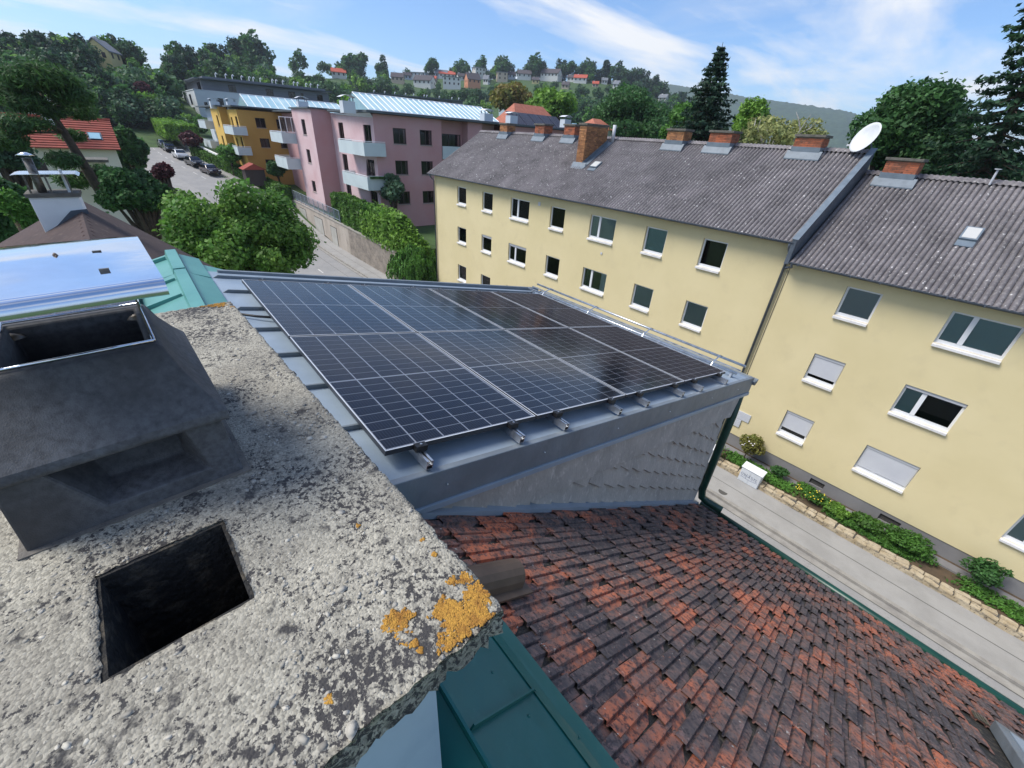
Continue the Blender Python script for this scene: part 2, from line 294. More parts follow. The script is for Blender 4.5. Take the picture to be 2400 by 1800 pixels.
def slab_mesh():
    nx, ny = 170, 84; xs = np.linspace(-1.86, 0, nx + 1); ys = np.linspace(-.88, 0, ny + 1)
    for arr, vals in ((xs, (HX0, HX1)), (ys, (HY0, HY1))):
        for q in vals: arr[np.argmin(abs(arr - q))] = q
    gx, gy = np.meshgrid(xs, ys, indexing='ij'); r = np.random.default_rng(3)
    def smooth_noise(n, m, cells):
        g = r.normal(0, 1, (cells + 2, int(cells * m / n) + 3)); a = np.linspace(0, cells, n); b = np.linspace(0, g.shape[1] - 2.01, m)
        i = a.astype(int); j = b.astype(int); fa = (a - i)[:, None]; fb = (b - j)[None]
        return g[i][:, j] * (1 - fa) * (1 - fb) + g[i + 1][:, j] * fa * (1 - fb) + g[i][:, j + 1] * (1 - fa) * fb + g[i + 1][:, j + 1] * fa * fb
    z = -.70 + .0012 * smooth_noise(nx + 1, ny + 1, 30) + .0008 * r.normal(0, 1, gx.shape)
    sm = lambda a, k: np.convolve(a, np.ones(k) / k, 'same')
    ex = .0009 * r.normal(0, 1, ny + 1) + .006 * sm(r.normal(0, 1, ny + 1), 6); ey = .0009 * r.normal(0, 1, nx + 1) + .006 * sm(r.normal(0, 1, nx + 1), 7)
    GX, GY = gx.copy(), gy.copy(); GX[-1] -= abs(ex); GX[0] += abs(ex); GY[:, -1] -= abs(ey); GY[:, 0] += abs(ey)
    z[-1] -= .004 * r.uniform(0, 1, ny + 1); z[:, -1] -= .004 * r.uniform(0, 1, nx + 1)
    GX += .0012 * r.normal(0, 1, gx.shape); GY += .0012 * r.normal(0, 1, gx.shape)
    idx = np.arange((nx + 1) * (ny + 1)).reshape(nx + 1, ny + 1)
    V = [CH(a, b, c) for a, b, c in zip(GX.ravel(), GY.ravel(), z.ravel())]; Q = []
    for i in range(nx):
        for j in range(ny):
            cx = (xs[i] + xs[i + 1]) / 2; cy = (ys[j] + ys[j + 1]) / 2
            if HX0 < cx < HX1 and HY0 < cy < HY1: continue
            Q.append((idx[i, j], idx[i + 1, j], idx[i + 1, j + 1], idx[i, j + 1]))
    def skirt(line, dx, dy, rows=5, depth=.067, rough=.0028):
        prev = list(line)
        for k in range(1, rows + 1):
            cur = []
            for q in line:
                p = V[q]; o = r.normal(0, rough); t = k / rows
                cur.append(len(V)); V.append(np.array([p[0] + dx * EX[0] * 0 + (EX[0] * dx + EY[0] * dy) * o, p[1] + (EX[1] * dx + EY[1] * dy) * o, -.70 - depth * t + r.normal(0, .0012)]))
            for a in range(len(line) - 1): Q.append((prev[a], prev[a + 1], cur[a + 1], cur[a]))
            prev = cur
    skirt(idx[-1, :], 1, 0); skirt(idx[:, -1], 0, 1); skirt(idx[0, :], 1, 0); skirt(idx[:, 0], 0, 1)
    i0, i1 = np.argmin(abs(xs - HX0)), np.argmin(abs(xs - HX1)); j0, j1 = np.argmin(abs(ys - HY0)), np.argmin(abs(ys - HY1))
    for ln, dx, dy in ((idx[i0, j0:j1 + 1], 1, 0), (idx[i1, j0:j1 + 1], 1, 0), (idx[i0:i1 + 1, j0], 0, 1), (idx[i0:i1 + 1, j1], 0, 1)): skirt(ln, dx, dy, rows=4, rough=.0022)
    return npmesh('slab', np.array(V), np.array(Q), 'slab_concrete')
slab = newobj('cover_slab', slab_mesh(), chim); tag(slab, 'rough exposed-aggregate concrete slab with black and orange lichen')
fl = CB()                                     # sooty lining of the open flue
e = -.006
for p, q in (((HX0 - .03, HY0 - .03), (HX0 - e, HY1 + .03)), ((HX1 + e, HY0 - .03), (HX1 + .03, HY1 + .03)), ((HX0 - e, HY0 - .03), (HX1 + e, HY0 - e)), ((HX0 - e, HY1 + e), (HX1 + e, HY1 + .03))):
    fl.cbox((p[0], p[1], -1.9), (q[0], q[1], -.704))
fl.build('flue_lining', 'soot', chim)
def scatter_local(n, r, x0, x1, y0, y1):
    lx = r.uniform(x0, x1, n); ly = r.uniform(y0, y1, n)
    keep = ~((lx > HX0 - .006) & (lx < HX1 + .006) & (ly > HY0 - .006) & (ly < HY1 + .006)) & ~((lx < -.62) & (lx > -1.15) & (ly > -.61) & (ly < -.225))
    return lx[keep], ly[keep]
r_ = np.random.default_rng(11)
lx, ly = scatter_local(7000, r_, -1.85, -.006, -.875, -.006)
rad = r_.gamma(2.0, .0009, len(lx)) + .0009; Cc = C0 + lx[:, None] * EX + ly[:, None] * EY + np.array([0, 0, -.7005])
Rr = np.stack([rad * r_.uniform(1, 1.7, len(lx)), rad, rad * r_.uniform(.15, .4, len(lx))], 1)
V, Q = lumps(Cc, Rr, 4); tag(newobj('aggregate', npmesh('aggregate', V, Q, 'pebble', True), slab), 'small pebbles showing in the concrete surface', kind='stuff')
def lichen(name, spots, n, label, seed):
    r = np.random.default_rng(seed); P = []
    for (u, v, ru, w) in spots:
        c = onz(u, v, -.7); e1 = np.linalg.norm(onz(u + ru, v, -.7) - c); k = int(n * w); a = r.uniform(0, 6.28, k); ph = r.uniform(0, 6.28, 3)
        edge = e1 * (.72 + .2 * np.sin(3 * a + ph[0]) + .14 * np.sin(7 * a + ph[1]) + .1 * np.sin(13 * a + ph[2])); d = edge * np.sqrt(r.uniform(0, 1, k))
        P.append(np.stack([c[0] + d * np.cos(a), c[1] + d * np.sin(a), np.full(k, -.6995)], 1))
    P = np.concatenate(P); lx, ly = chim_local(P); P = P[(lx < -.004) & (ly < -.004) & (lx > -1.856)]
    rad = r.uniform(.0009, .0026, len(P)); R = np.stack([rad * 1.4, rad, rad * .55], 1); V, Q = lumps(P, R, seed)
    tag(newobj(name, npmesh(name, V, Q, 'lichen', True), slab), label, kind='stuff')
lichen('lichen', [(1078, 1452, 62, .36), (1115, 1395, 42, .14), (1040, 1430, 36, .1), (1130, 1445, 36, .1), (1090, 1355, 20, .03), (1060, 1362, 14, .02), (935, 1455, 38, .12), (950, 1495, 22, .04), (972, 1508, 12, .02), (905, 1470, 14, .015), (1045, 1505, 30, .04), (985, 1525, 8, .01)], 4600, 'large orange lichen patch near the slab corner', 5)
lichen('lichen', [(512, 714, 26, .7), (480, 716, 14, .1), (545, 720, 10, .05)], 700, 'orange lichen at the far end of the slab', 6)
lichen('lichen', [(770, 1640, 11, .45), (840, 1232, 6, .15), (990, 1266, 6, .2), (1018, 1300, 7, .2)], 200, 'single small lichen rosettes on the slab', 7)
pad = CB().cbox((-1.143, -.606, -.7085), (-.633, -.231, -.6965)); pad.build('mortar_bed', 'mortar_pad', chim)
# ------------------------------------------------------------------ clay cowl with stainless rain plate
cowl = thing('chimney_cowl', 'dark sooty clay cowl under a shiny steel rain plate, standing on the slab', 'chimney cowl', CH(-.8875, -.42, -.695))
bx0, bx1, by0, by1 = -1.13, -.645, -.595, -.244
cb = MB()
def ring(x0, x1, y0, y1, z): return [CH(x0, y0, z), CH(x1, y0, z), CH(x1, y1, z), CH(x0, y1, z)]
# base block with a pocket in its near face
zb, zt = -.697, -.545
B8 = ring(bx0, bx1, by0, by1, zb) + ring(bx0, bx1 - .012, by0 + .008, by1 - .008, zt)
pk = [CH(bx1, by0 + .07, zt), CH(bx1, by1 - .075, zt), CH(bx1, by1 - .055, zb + .035), CH(bx1, by0 + .125, zb + .035)]
pin = [CH(bx1 - .12, by0 + .11, zt), CH(bx1 - .12, by1 - .09, zt), CH(bx1 - .075, by1 - .09, zb + .05), CH(bx1 - .075, by0 + .135, zb + .05)]
cb.add(B8 + pk + pin, [(0, 3, 7, 4), (2, 3, 7, 6), (0, 1, 5, 4), (1, 11, 8, 5), (2, 6, 9, 10), (1, 2, 10, 11), (11, 10, 14, 15), (8, 11, 15, 12), (9, 13, 14, 10), (12, 15, 14, 13)])
rings = [(-.02, -.02, -.548), (.006, .006, -.552), (.012, .010, -.543), (.008, .008, -.528), (-.022, -.014, -.494), (-.060, -.036, -.45), (-.092, -.050, -.408), (-.100, -.055, -.400), (-.128, -.072, -.400), (-.135, -.076, -.42), (-.105, -.066, -.56), (-.105, -.066, -.69)]
R4 = [ring(bx0 - a, bx1 + a, by0 - b, by1 + b, z) for a, b, z in rings]
V = [p for q in R4 for p in q]; fs = []
for k in range(len(R4) - 1):
    for i in range(4): fs.append((k * 4 + i, k * 4 + (i + 1) % 4, k * 4 + 4 + (i + 1) % 4, k * 4 + 4 + i))
fs.append((0, 1, 2, 3)); fs.append(tuple(range(4 * (len(R4) - 1), 4 * len(R4))))
cb.add(V, fs); cb.build('clay_body', 'cowl_clay', cowl, bevel=.016)
pl = MB()
px0, px1, py0, py1, pz = -1.058, -.643, -.60, -.258, -.25
prof = [(px1, pz - .024), (px1 - .001, pz - .004), (px1 - .005, pz), (px1 - .02, pz + .001)] + [(px1 - .02 - t * (px1 - px0 - .04), pz + .001 + .004 * math.sin(3.14 * t)) for t in np.linspace(.1, .9, 7)] + [(px0 + .02, pz + .001), (px0 + .005, pz), (px0 + .001, pz - .004), (px0, pz - .024)]
n = len(prof); ysn = np.linspace(py0, py1, 12)
V = [CH(a, y, z + .0022 * math.sin(9 * y + 14 * a)) for y in ysn for a, z in prof]
Vb = [q + np.array([0, 0, -.0016]) for q in V]
fs = [(j * n + i, j * n + i + 1, (j + 1) * n + i + 1, (j + 1) * n + i) for j in range(11) for i in range(n - 1)]
pl.add(V, fs); o = len(V); pl.add(Vb, fs)
pl.add([V[i] for i in range(n)] + [Vb[i] for i in range(n)], [(i, i + 1, n + i + 1, n + i) for i in range(n - 1)])
pl.add([V[11 * n + i] for i in range(n)] + [Vb[11 * n + i] for i in range(n)], [(i, i + 1, n + i + 1, n + i) for i in range(n - 1)])
for e0 in (0, n - 1): pl.add([V[j * n + e0] for j in range(12)] + [Vb[j * n + e0] for j in range(12)], [(j, j + 1, 12 + j + 1, 12 + j) for j in range(11)])
plate = pl.build('rain_plate', 'steel', cowl, smooth=True); tag(plate, 'shiny bent stainless steel plate mirroring the sky')
for (u, v) in ((226, 588), (243, 630)):
    c = onz(u, v, pz + .006); lx, ly = chim_local(c)
    CB().cbox((lx - .003, ly - .007, pz + .001), (lx + .003, ly + .007, pz + .0065)).build('tab', 'steel_dull', plate)
V, Q = lumps(np.array([onz(129, 598, pz + .006), onz(133, 600, pz + .005)]), np.array([[.006, .004, .005], [.006, .002, .003]]), 1)
newobj('dropping', npmesh('dropping', V, Q, 'brown_plastic'), plate)
rod = [CH(-.758, -.305, -.394), CH(-.758, -.53, -.394), CH(-1.018, -.53, -.394), CH(-1.018, -.305, -.394), CH(-.758, -.305, -.394)]
MB().tube(rod, .0035, 6).build('wire_ring', 'steel', cowl, smooth=True)
for lx in (-.79, -.985):
    for ly in (-.306, -.532):
        g = CB(); g.cbox((lx - .008, ly - .0015, -.445), (lx + .008, ly + .0015, pz - .001)); g.cbox((lx - .014, ly - .003, -.445), (lx + .014, ly + (.003 if ly > -.4 else .003), -.415)); g.build('leg', 'steel_dull', cowl)
        V, Q = lumps(np.array([CH(lx, ly + (-.012 if ly > -.4 else .012), -.42)]), np.array([[.02, .012, .014]]), 2); newobj('clamp', npmesh('clamp', V, Q, 'steel_dull', True), cowl)
# ------------------------------------------------------------------ the house under the camera
TS = .624                                     # slope of the tile roof
def zt_(y): return -1.94 - TS * (y - .81)
TN = .2061; TH = math.atan(TN)
def zs_(y): return (-1.5765 - TN * (y - .629)) if y >= .15 else (-1.4778 + TN * (y - .15))
house = thing('house', 'house under the camera with clay tile roof and metal-roofed dormer', 'house', (-1, 0, -13.5))
MB().prism([(0, -5.2, -13.6), (0, 5.2, -13.6), (0, 5.2, zt_(5.2) - .12), (0, .3, zt_(.3) - .12), (0, -5.2, zt_(.3) - 5.5 * TS - .12)], (5.2, 0, 0)).build('wall', 'house_wall', house, mw=Matrix.Translation((-1.55, 0, 0)))
MB().box((-12.4, -4.5, -13.6), (-1.58, 5.35, -5.2)).build('wall', 'house_wall', house)
# tile roof
roof = MB().prism([(-1.58, .32, zt_(.32)), (-1.58, 5.60, zt_(5.60)), (-1.58, 5.60, zt_(5.60) - .08), (-1.58, .32, zt_(.32) - .08)], (5.3, 0, 0)).build('tile_roof', 'soot', house)
SL = math.atan(TS); cs, sn = math.cos(SL), math.sin(SL); TW, TL = .158, .315
def tile_mesh():                               # two flat raised bars, a narrow groove, and a sunk pan
    pr = [(0, .0), (.006, .015), (.052, .018), (.057, .003), (.064, .003), (.069, .016), (.116, .018), (.122, .001), (.156, -.001)]; n = len(pr); V = []; F_ = []; L = TL + .035
    for a, h in pr: V.append((a, 0, h - .004))
    for k, (a, h) in enumerate(pr): V.append((a, L - (.005 if h < .01 else 0), h + .002))
    for k, (a, h) in enumerate(pr): V.append((a, L - .002 - (.005 if h < .01 else 0), h - .010))
    for i in range(n - 1): F_.append((i, i + 1, n + i + 1, n + i)); F_.append((n + i, n + i + 1, 2 * n + i + 1, 2 * n + i))
    return V, F_
tv, tf = tile_mesh(); mb = MB(); mb.add(tv, tf); tme = mb.mesh('tile', 'clay_tile')
rest = MB(); tiles = []
for k in range(22):
    y_low = 5.64 - k * TL * cs
    y_up = y_low - (TL + .035) * cs
    if y_up < .46: continue
    off = 0 if k % 2 == 0 else -TW / 2
    for j in range(35):
        x = -1.62 + off + j * TW
        if x < -1.63 or x > 3.45: continue
        if 1.55 < x + .12 < 2.5 and 3.2 < y_low - .1 < 4.32: continue
        if -1.05 < x + .1 < -.82 and .85 < y_low - .1 < 1.1: pass
        tiles.append((x + random.uniform(-.003, .003), y_up + random.uniform(-.016, .016), random.uniform(-.016, .016), random.uniform(-.03, .03)))
base_rot = Matrix(((1, 0, 0), (0, cs, sn), (0, -sn, cs))).to_4x4()
def tile_M(t):
    x, y, rz, rx = t
    return Matrix.Translation((x, y, zt_(y) + .014)) @ base_rot @ Matrix.Rotation(-.042 + rx * .35, 4, 'X') @ Matrix.Rotation(rz, 4, 'Z')
def size_key(t):
    c = RC.T @ np.array([t[0], t[1], zt_(t[1])]); return c[2]
tiles.sort(key=size_key)
vis = []
for t in tiles:
    c = RC.T @ np.array([t[0] + .1, t[1] + .15, zt_(t[1] + .15)]); u = 1200 + F * c[0] / c[2]; v = 900 + F * c[1] / c[2]
    vis.append(c[2] > 0 and 950 < u < 2440 and v < 1840)
shown = [t for t, q in zip(tiles, vis) if q][:300]; hidden = [t for t in tiles if t not in shown]
for t in shown: newobj('tile', tme, roof, tile_M(t))
for t in hidden:
    m = tile_M(t); rest.add([m @ Vector(q) for q in tv], tf)
tag(rest.build('tiles', 'clay_tile', roof), kind='stuff')
MB().tube([(-1.5, 5.70, zt_(5.6) - .05), (3.6, 5.70, zt_(5.6) - .05)], .06, 10).build('gutter', 'green_paint', house, smooth=True)
# green ridge flashing
def slope_strip(y0, y1, x0, x1, dz, th=.012): return MB().prism([(x0, y0, zt_(y0) + dz), (x0, y1, zt_(y1) + dz), (x0, y1, zt_(y1) + dz - th), (x0, y0, zt_(y0) + dz - th)], (x1 - x0, 0, 0))
gf = slope_strip(.30, .70, -1.6, 3.6, .062).build('ridge_flashing', 'sheet_green', house)
MB().prism([(-1.3, .297, zt_(.3) + .105), (-1.3, .306, zt_(.3) + .105), (-1.3, .306, zt_(.3) + .05), (-1.3, .297, zt_(.3) + .05)], (4.9, 0, 0)).build('standing_seam', 'sheet_green', gf)
MB().prism([(-1.3, .296, zt_(.3) + .055), (-1.3, -.75, zt_(.3) + .055 - 1.05 * TS), (-1.3, -.75, zt_(.3) + .035 - 1.05 * TS), (-1.3, .296, zt_(.3) + .035)], (4.9, 0, 0)).build('ridge_flashing', 'sheet_green', house)
MB().prism([(-1.3, .60, zt_(.60) + .068), (-1.3, .7, zt_(.7) + .052), (-1.3, .705, zt_(.7) + .02), (-1.3, .7, zt_(.7) + .02)], (4.9, 0, 0)).build('flashing_edge', 'sheet_green', gf)
for x in (-.44, .55, 1.54, 2.5):
    MB().prism([(x, .315, zt_(.315) + .063), (x, .615, zt_(.615) + .063), (x, .60, zt_(.60) + .085), (x, .33, zt_(.33) + .09)], (.007, 0, 0)).build('cross_seam', 'sheet_green', gf)
V, Q = lumps(np.array([(x, y, zt_(y) + .062) for x, y in ((-.56, .50), (-.38, .52), (-.02, .52), (-.24, .64), (.2, .5))]), np.full((5, 3), .006), 3); newobj('screws', npmesh('screws', V, Q, 'sheet_green', True), gf)
# vent hood tile
hood = MB(); ax = np.array([0, cs, -sn]); up = np.array([0, sn, cs]); c = np.array([-.94, .58, zt_(.58) + .066]); na = 9
V = []
for s_, rr in ((0, .074), (.42, .078)):
    for k in range(na): a = math.pi * k / (na - 1); V.append(c + ax * s_ + np.array([1, 0, 0]) * rr * math.cos(a) + up * (rr * 1.15 * math.sin(a) + .0))
hood.add(V, [(k, k + 1, na + k + 1, na + k) for k in range(na - 1)]); hood.add([q - up * .006 * 0 + ax * 0 for q in V[:na]], [tuple(range(na))])
hood.obox(c + np.array([-.12, 0, 0]) - ax * .05 - up * .012, (.24, 0, 0), ax * .52, up * .012)
hv = hood.build('vent_hood', 'brown_plastic', house, smooth=False); hv.modifiers.new('s', 'SOLIDIFY').thickness = .004
# roof window near the eave
rw = MB(); o = np.array([1.62, 3.2, zt_(3.2) + .02]); rw.obox(o, (.8, 0, 0), ax * 1.28, up * .09); w = rw.build('roof_window', 'sheet_dark', house, bevel=.006)
MB().obox(o + np.array([.07, 0, 0]) + ax * .07 + up * .085, (.66, 0, 0), ax * 1.12, up * .012).build('pane', 'sheet_blue', w)
ap = MB()
for k in range(9): ap.obox(o + np.array([-.10 + k * .012, 0, 0]) + ax * (1.25 + .004 * k) + up * (.012 + .004 * (k % 2)), (.010, 0, 0), ax * .16, up * .008)
ap.build('apron', 'steel_dull', w)
# dormer: sheet roof, seams, verge, cheek with slates
XV, XL, YE = -1.53, -5.9, 5.80
dr = MB().prism([(XL, .15, zs_(.15)), (XL, YE, zs_(YE)), (XL, YE, zs_(YE) - .03), (XL, .15, zs_(.15) - .03)], (XV - XL, 0, 0)).build('dormer_roof', 'sheet_blue', house)
MB().prism([(-6.5, .15, zs_(.15)), (-6.5, -4.2, zs_(-4.2)), (-6.5, -4.2, zs_(-4.2) - .03), (-6.5, .15, zs_(.15) - .03)], (XV + 6.5, 0, 0)).build('rear_roof', 'sheet_teal', house)
for k in range(8):
    x = -5.62 + k * .585
    if x > XV - .05: continue
    MB().prism([(x, .42, zs_(.42) + .001), (x, 5.45, zs_(5.45) + .001), (x, 5.40, zs_(5.40) + .034), (x, .47, zs_(.47) + .034)], (.016, 0, 0)).build('standing_seam', 'sheet_dark', dr)
vf = MB().prism([(XV - .02, .45, zs_(.45) + .02), (XV - .02, YE + .02, zs_(YE) + .02), (XV - .02, YE + .02, zs_(YE) - .21), (XV - .02, .45, zs_(.45) - .21)], (.045, 0, 0)).build('verge_fascia', 'sheet_dark', house, bevel=.006)
MB().prism([(XV - .03, .45, zs_(.45) - .205), (XV - .03, YE, zs_(YE) - .205), (XV - .03, YE, zs_(YE) - .25), (XV - .03, .45, zs_(.45) - .25)], (.07, 0, 0)).build('drip_strip', 'sheet_blue', vf, bevel=.004)
V, Q = lumps(np.array([(XV + .028, y, zs_(y) - .09) for y in (.9, 1.7, 2.6, 3.5, 4.5, 5.3)]), np.full((6, 3), .009), 3); newobj('screws', npmesh('screws', V, Q, 'alu', True), vf)
MB().prism([(XL, .5, zs_(.5) + .03), (XL, YE, zs_(YE) + .06), (XL, YE, zs_(YE) - .2), (XL, .5, zs_(.5) - .2)], (.05, 0, 0)).build('verge_fascia', 'sheet_dark', house)
XC = -1.60
ck = MB().prism([(XC, .62, zt_(.62) - .05), (XC, .62, zs_(.62) - .06), (XC, 5.52, zs_(5.52) - .06), (XC, 5.52, zt_(5.52) - .05)], (-.06, 0, 0)).build('dormer_cheek', 'slate', house)
MB().box((XL + .05, 5.46, -5.0), (XC - .07, 5.53, zs_(5.5) - .05)).build('dormer_front', 'slate', house)
sd = np.array([0, cs, -sn]); tdv = np.array([0, sn, cs]); exv = np.array([1., 0, 0]); P0 = np.array([XC, .62, zt_(.62)])
SW, SH = .30, .205
sme = MB(); sme.add([(0, 0, 0), (SW + .012, 0, 0), (SW + .012, SH + .05, 0), (0, SH + .05, 0), (0, .024, .036), (SW * .95, -.014, .052), (SW + .002, SH + .05, .016), (0, SH + .05, .004)], [(4, 5, 6, 7), (0, 1, 5, 4), (1, 2, 6, 5), (0, 4, 7, 3), (2, 3, 7, 6)]); sme = sme.mesh('shingle', 'slate')
Mb = Matrix(((0, 0, 1, 0), (sd[1], tdv[1], 0, 0), (sd[2], tdv[2], 0, 0), (0, 0, 0, 1)))
for r in range(10):
    for k in range(-4, 22):
        s0 = k * SW + (r % 2) * SW * .5 + random.uniform(-.006, .006); t0 = .03 + r * SH
        c = P0 + sd * (s0 + SW / 2) + tdv * (t0 + SH / 2)
        if not (.70 < c[1] < 5.42): continue
        if c[2] > zs_(c[1]) - .30: continue
        p = P0 + sd * s0 + tdv * t0
        newobj('shingle', sme, ck, Matrix.Translation(Vector(p) + Vector((.002 + random.uniform(0, .008), 0, 0))) @ Mb @ Matrix.Rotation(random.uniform(-.012, .012), 4, 'Z'))
vd = np.array([0, math.cos(TH), -math.sin(TH)]); vu = np.array([0, math.sin(TH), math.cos(TH)])
fme = MB(); fme.add([(0, 0, 0), (.32, 0, 0), (.38, .34, 0), (.06, .34, 0), (0, 0, .018), (.310, -.006, .046), (.370, .34, .034), (.06, .34, .010)], [(4, 5, 6, 7), (0, 1, 5, 4), (1, 2, 6, 5), (0, 4, 7, 3)]); fme = fme.mesh('slate_strip', 'slate')
Mf = Matrix(((0, 0, 1, 0), (vd[1], vu[1], 0, 0), (vd[2], vu[2], 0, 0), (0, 0, 0, 1)))
for k in range(16):
    y = .55 + k * .31
    newobj('slate', fme, ck, Matrix.Translation((XC + .034 + .002 * (k % 2), y, zs_(y) - .58)) @ Mf)
MB().prism([(XC + .0, .62, zt_(.62) + .05), (XC, 5.55, zt_(5.55) + .05), (XC, 5.55, zt_(5.55) + .0), (XC, .62, zt_(.62) + .0)], (.11, 0, 0)).build('cheek_flashing', 'sheet_blue', house)
dg = MB(); na = 9; V = []
for x in (XL, XV + .05):
    for k in range(na): a = math.pi * k / (na - 1); V.append((x, YE + .06 - .07 * math.cos(a), zs_(YE) - .03 - .075 * math.sin(a)))
dg.add(V, [(k, k + 1, na + k + 1, na + k) for k in range(na - 1)] + [tuple(range(na)), tuple(range(na, 2 * na))])
g = dg.build('gutter', 'sheet_dark', house, smooth=True); g.modifiers.new('s', 'SOLIDIFY').thickness = .004
MB().tube([(XV - .12, YE + .06, zs_(YE) - .09), (XV - .06, 5.78, -2.95), (XC + .07, 5.60, -3.15), (XC + .07, 5.60, -4.0), (XC + .07, 5.60, -4.62), (XC + .10, 5.62, -4.78), (XC + .2, 5.66, -4.84), (XC + .42, 5.70, -4.86)], .058, 12).build('downpipe', 'green_paint', house, smooth=True)
# teal ridge cap of the dormer
for x0, x1, tw in ((-6.45, -5.55, .0), (-5.5, -2.0, .012)):
    rc = MB().prism([(x0, -.22, zs_(-.22) + .035), (x0, .09, zs_(.09) + .06 + tw), (x0, .21, zs_(.21) + .06 + tw), (x0, .40, zs_(.40) + .02), (x0, .40, zs_(.40)), (x0, -.22, zs_(-.22))], (x1 - x0, 0, 0)).build('ridge_cap', 'sheet_teal', house)
    MB().prism([(x0, .085, zs_(.09) + .06), (x0, .215, zs_(.2) + .06), (x0, .20, zs_(.2) + .115), (x0, .10, zs_(.1) + .115)], (x1 - x0, 0, 0)).build('ridge_batten', 'sheet_teal', rc)
    for k in range(int((x1 - x0) / .55)):
        x = x0 + .2 + k * .55
        MB().prism([(x, -.23, zs_(-.22) + .036), (x, .08, zs_(.08) + .06), (x, .08, zs_(.08) + .095), (x, -.23, zs_(-.22) + .07)], (.02, 0, 0)).build('cross_seam', 'sheet_teal', rc)
MB().prism([(-6.5, .15, -1.50), (-6.35, .75, -1.78), (-5.9, .95, -1.72), (-5.88, .3, -1.52)], (0, 0, .02)).build('valley_sheet', 'sheet_teal', house)
# ------------------------------------------------------------------ solar panels
PO = np.array([-5.131, .629, -1.454]); PS = np.array([0, math.cos(TH), -math.sin(TH)]); PNn = np.array([0, math.sin(TH), math.cos(TH)])
PL_, PW_ = 1.722, 1.134
MP = Matrix(((1, 0, 0, 0), (0, PS[1], PNn[1], 0), (0, PS[2], PNn[2], 0), (0, 0, 0, 1)))
fr = MB(); lp = MB(); t_ = .0065
for p, q in (((0, 0), (PL_, t_)), ((0, PW_ - t_), (PL_, PW_)), ((0, t_), (t_, PW_ - t_)), ((PL_ - t_, t_), (PL_, PW_ - t_))): fr.box((p[0], p[1], -.032), (q[0], q[1], -.0012)); lp.box((p[0], p[1], -.0012), (q[0], q[1], 0))
frm = fr.mesh('frame', 'pv_frame_side'); lpm = lp.mesh('frame_lip', 'pv_frame'); bs = MB().box((t_, t_, -.012), (PL_ - t_, PW_ - t_, -.006)).mesh('backsheet', 'backsheet')
cpx = (PL_ - 2 * t_ - .03) / 18; cpy = (PW_ - 2 * t_ - .016) / 6
cme = MB().box((0, 0, 0), (cpx - .0068, cpy - .011, .0012)).mesh('cell', 'solar_cell')
gme = MB().quad((t_, t_, -.002), (PL_ - t_, t_, -.002), (PL_ - t_, PW_ - t_, -.002), (t_, PW_ - t_, -.002)).mesh('glass', 'pv_glass')
def panel(mat, label, group):
    t = thing('solar_panel', label, 'solar panel', mat.translation, group)
    fo = newobj('frame', frm, t, mat); newobj('frame_lip', lpm, fo, mat); b = newobj('backsheet', bs, t, mat); newobj('glass_pane', gme, t, mat)
    for i in range(18):
        for j in range(6):
            newobj('cell', cme, b, mat @ Matrix.Translation((t_ + .007 + i * cpx + (.013 if i >= 9 else 0), t_ + .008 + j * cpy, -.0055)))
pos_w = ['nearest the ridge', 'second from the ridge', 'third from the ridge', 'nearest the snow guard pipes']
for i in range(2):
    for k in range(4):
        p = PO + np.array([i * (PL_ + .022), 0, 0]) + PS * (k * (PW_ + .02))
        panel(Matrix.Translation(Vector(p)) @ MP, 'solar panel in the %s row of the dormer array, %s' % (('far', 'near')[i], pos_w[k]), 'solar panels on the dormer')
MQ = Matrix(((1, 0, 0, 0), (0, -PS[1], -PNn[1], 0), (0, PS[2], PNn[2], 0), (0, 0, 0, 1)))
for i in range(2):
    for j in range(2):
        p = np.array([-6.30 + i * 1.744, -.24, zs_(-.24) + .10]) + np.array([0, -PS[1], PS[2]]) * (j * 1.154)
        panel(Matrix.Translation(Vector(p)) @ Matrix(((1, 0, 0, 0), (0, -PS[1], 0, 0), (0, PS[2], 1, 0), (0, 0, 0, 1))), 'solar panel behind the cowl, %s and %s' % (('farther', 'nearer')[i], ('next to the teal ridge', 'lower on the slope')[j]), 'solar panels behind the cowl')
ends = ['nearest the ridge', 'second from the ridge', 'third from the ridge', 'fourth from the ridge', 'fifth from the ridge', 'sixth from the ridge', 'seventh from the ridge', 'nearest the eave']
for k in range(8):
    s = (k // 2) * 1.154 + (.20 if k % 2 == 0 else .90); p = PO + PS * s - PNn * .034
    t = thing('mounting_rail', 'aluminium rail under the solar panels, %s' % ends[k], 'rail', p, 'solar mounting rails')
    m = Matrix.Translation(Vector(p)) @ MP; rl = MB()
    for q0, q1 in (((-.13, -.02, -.055), (3.60, -.016, 0)), ((-.13, .016, -.055), (3.60, .02, 0)), ((-.13, -.016, -.055), (3.60, .016, -.050)), ((-.13, -.016, -.03), (3.60, .016, -.026)), ((-.13, -.016, -.004), (3.60, -.006, 0)), ((-.13, .006, -.004), (3.60, .016, 0))): rl.box(q0, q1)
    rl.build('rail', 'alu', t, mw=m)
    for x in (3.475, -.035):
        MB().box((x - .012, -.035, .002), (x + .03, .035, .038)).build('end_clamp', 'black_plastic', t, mw=m)
        MB().tube([(x + .012, 0, .036), (x + .012, 0, .045)], .007, 8).build('bolt', 'alu', t, mw=m)
cb = MB().tube([(-4.25, .40, zs_(.40) + .03), (-4.15, .55, zs_(.55) + .035), (-4.05, .75, zs_(.75) + .05)], .012, 8).build('cable', 'black_plastic', None, smooth=True); tag(cb, 'black solar cable leaving the ridge towards the panels', 'cable')
sg = thing('snow_guard', 'double galvanised snow guard pipes along the dormer eave', 'snow guard', (-3.6, 5.5, zs_(5.5)))
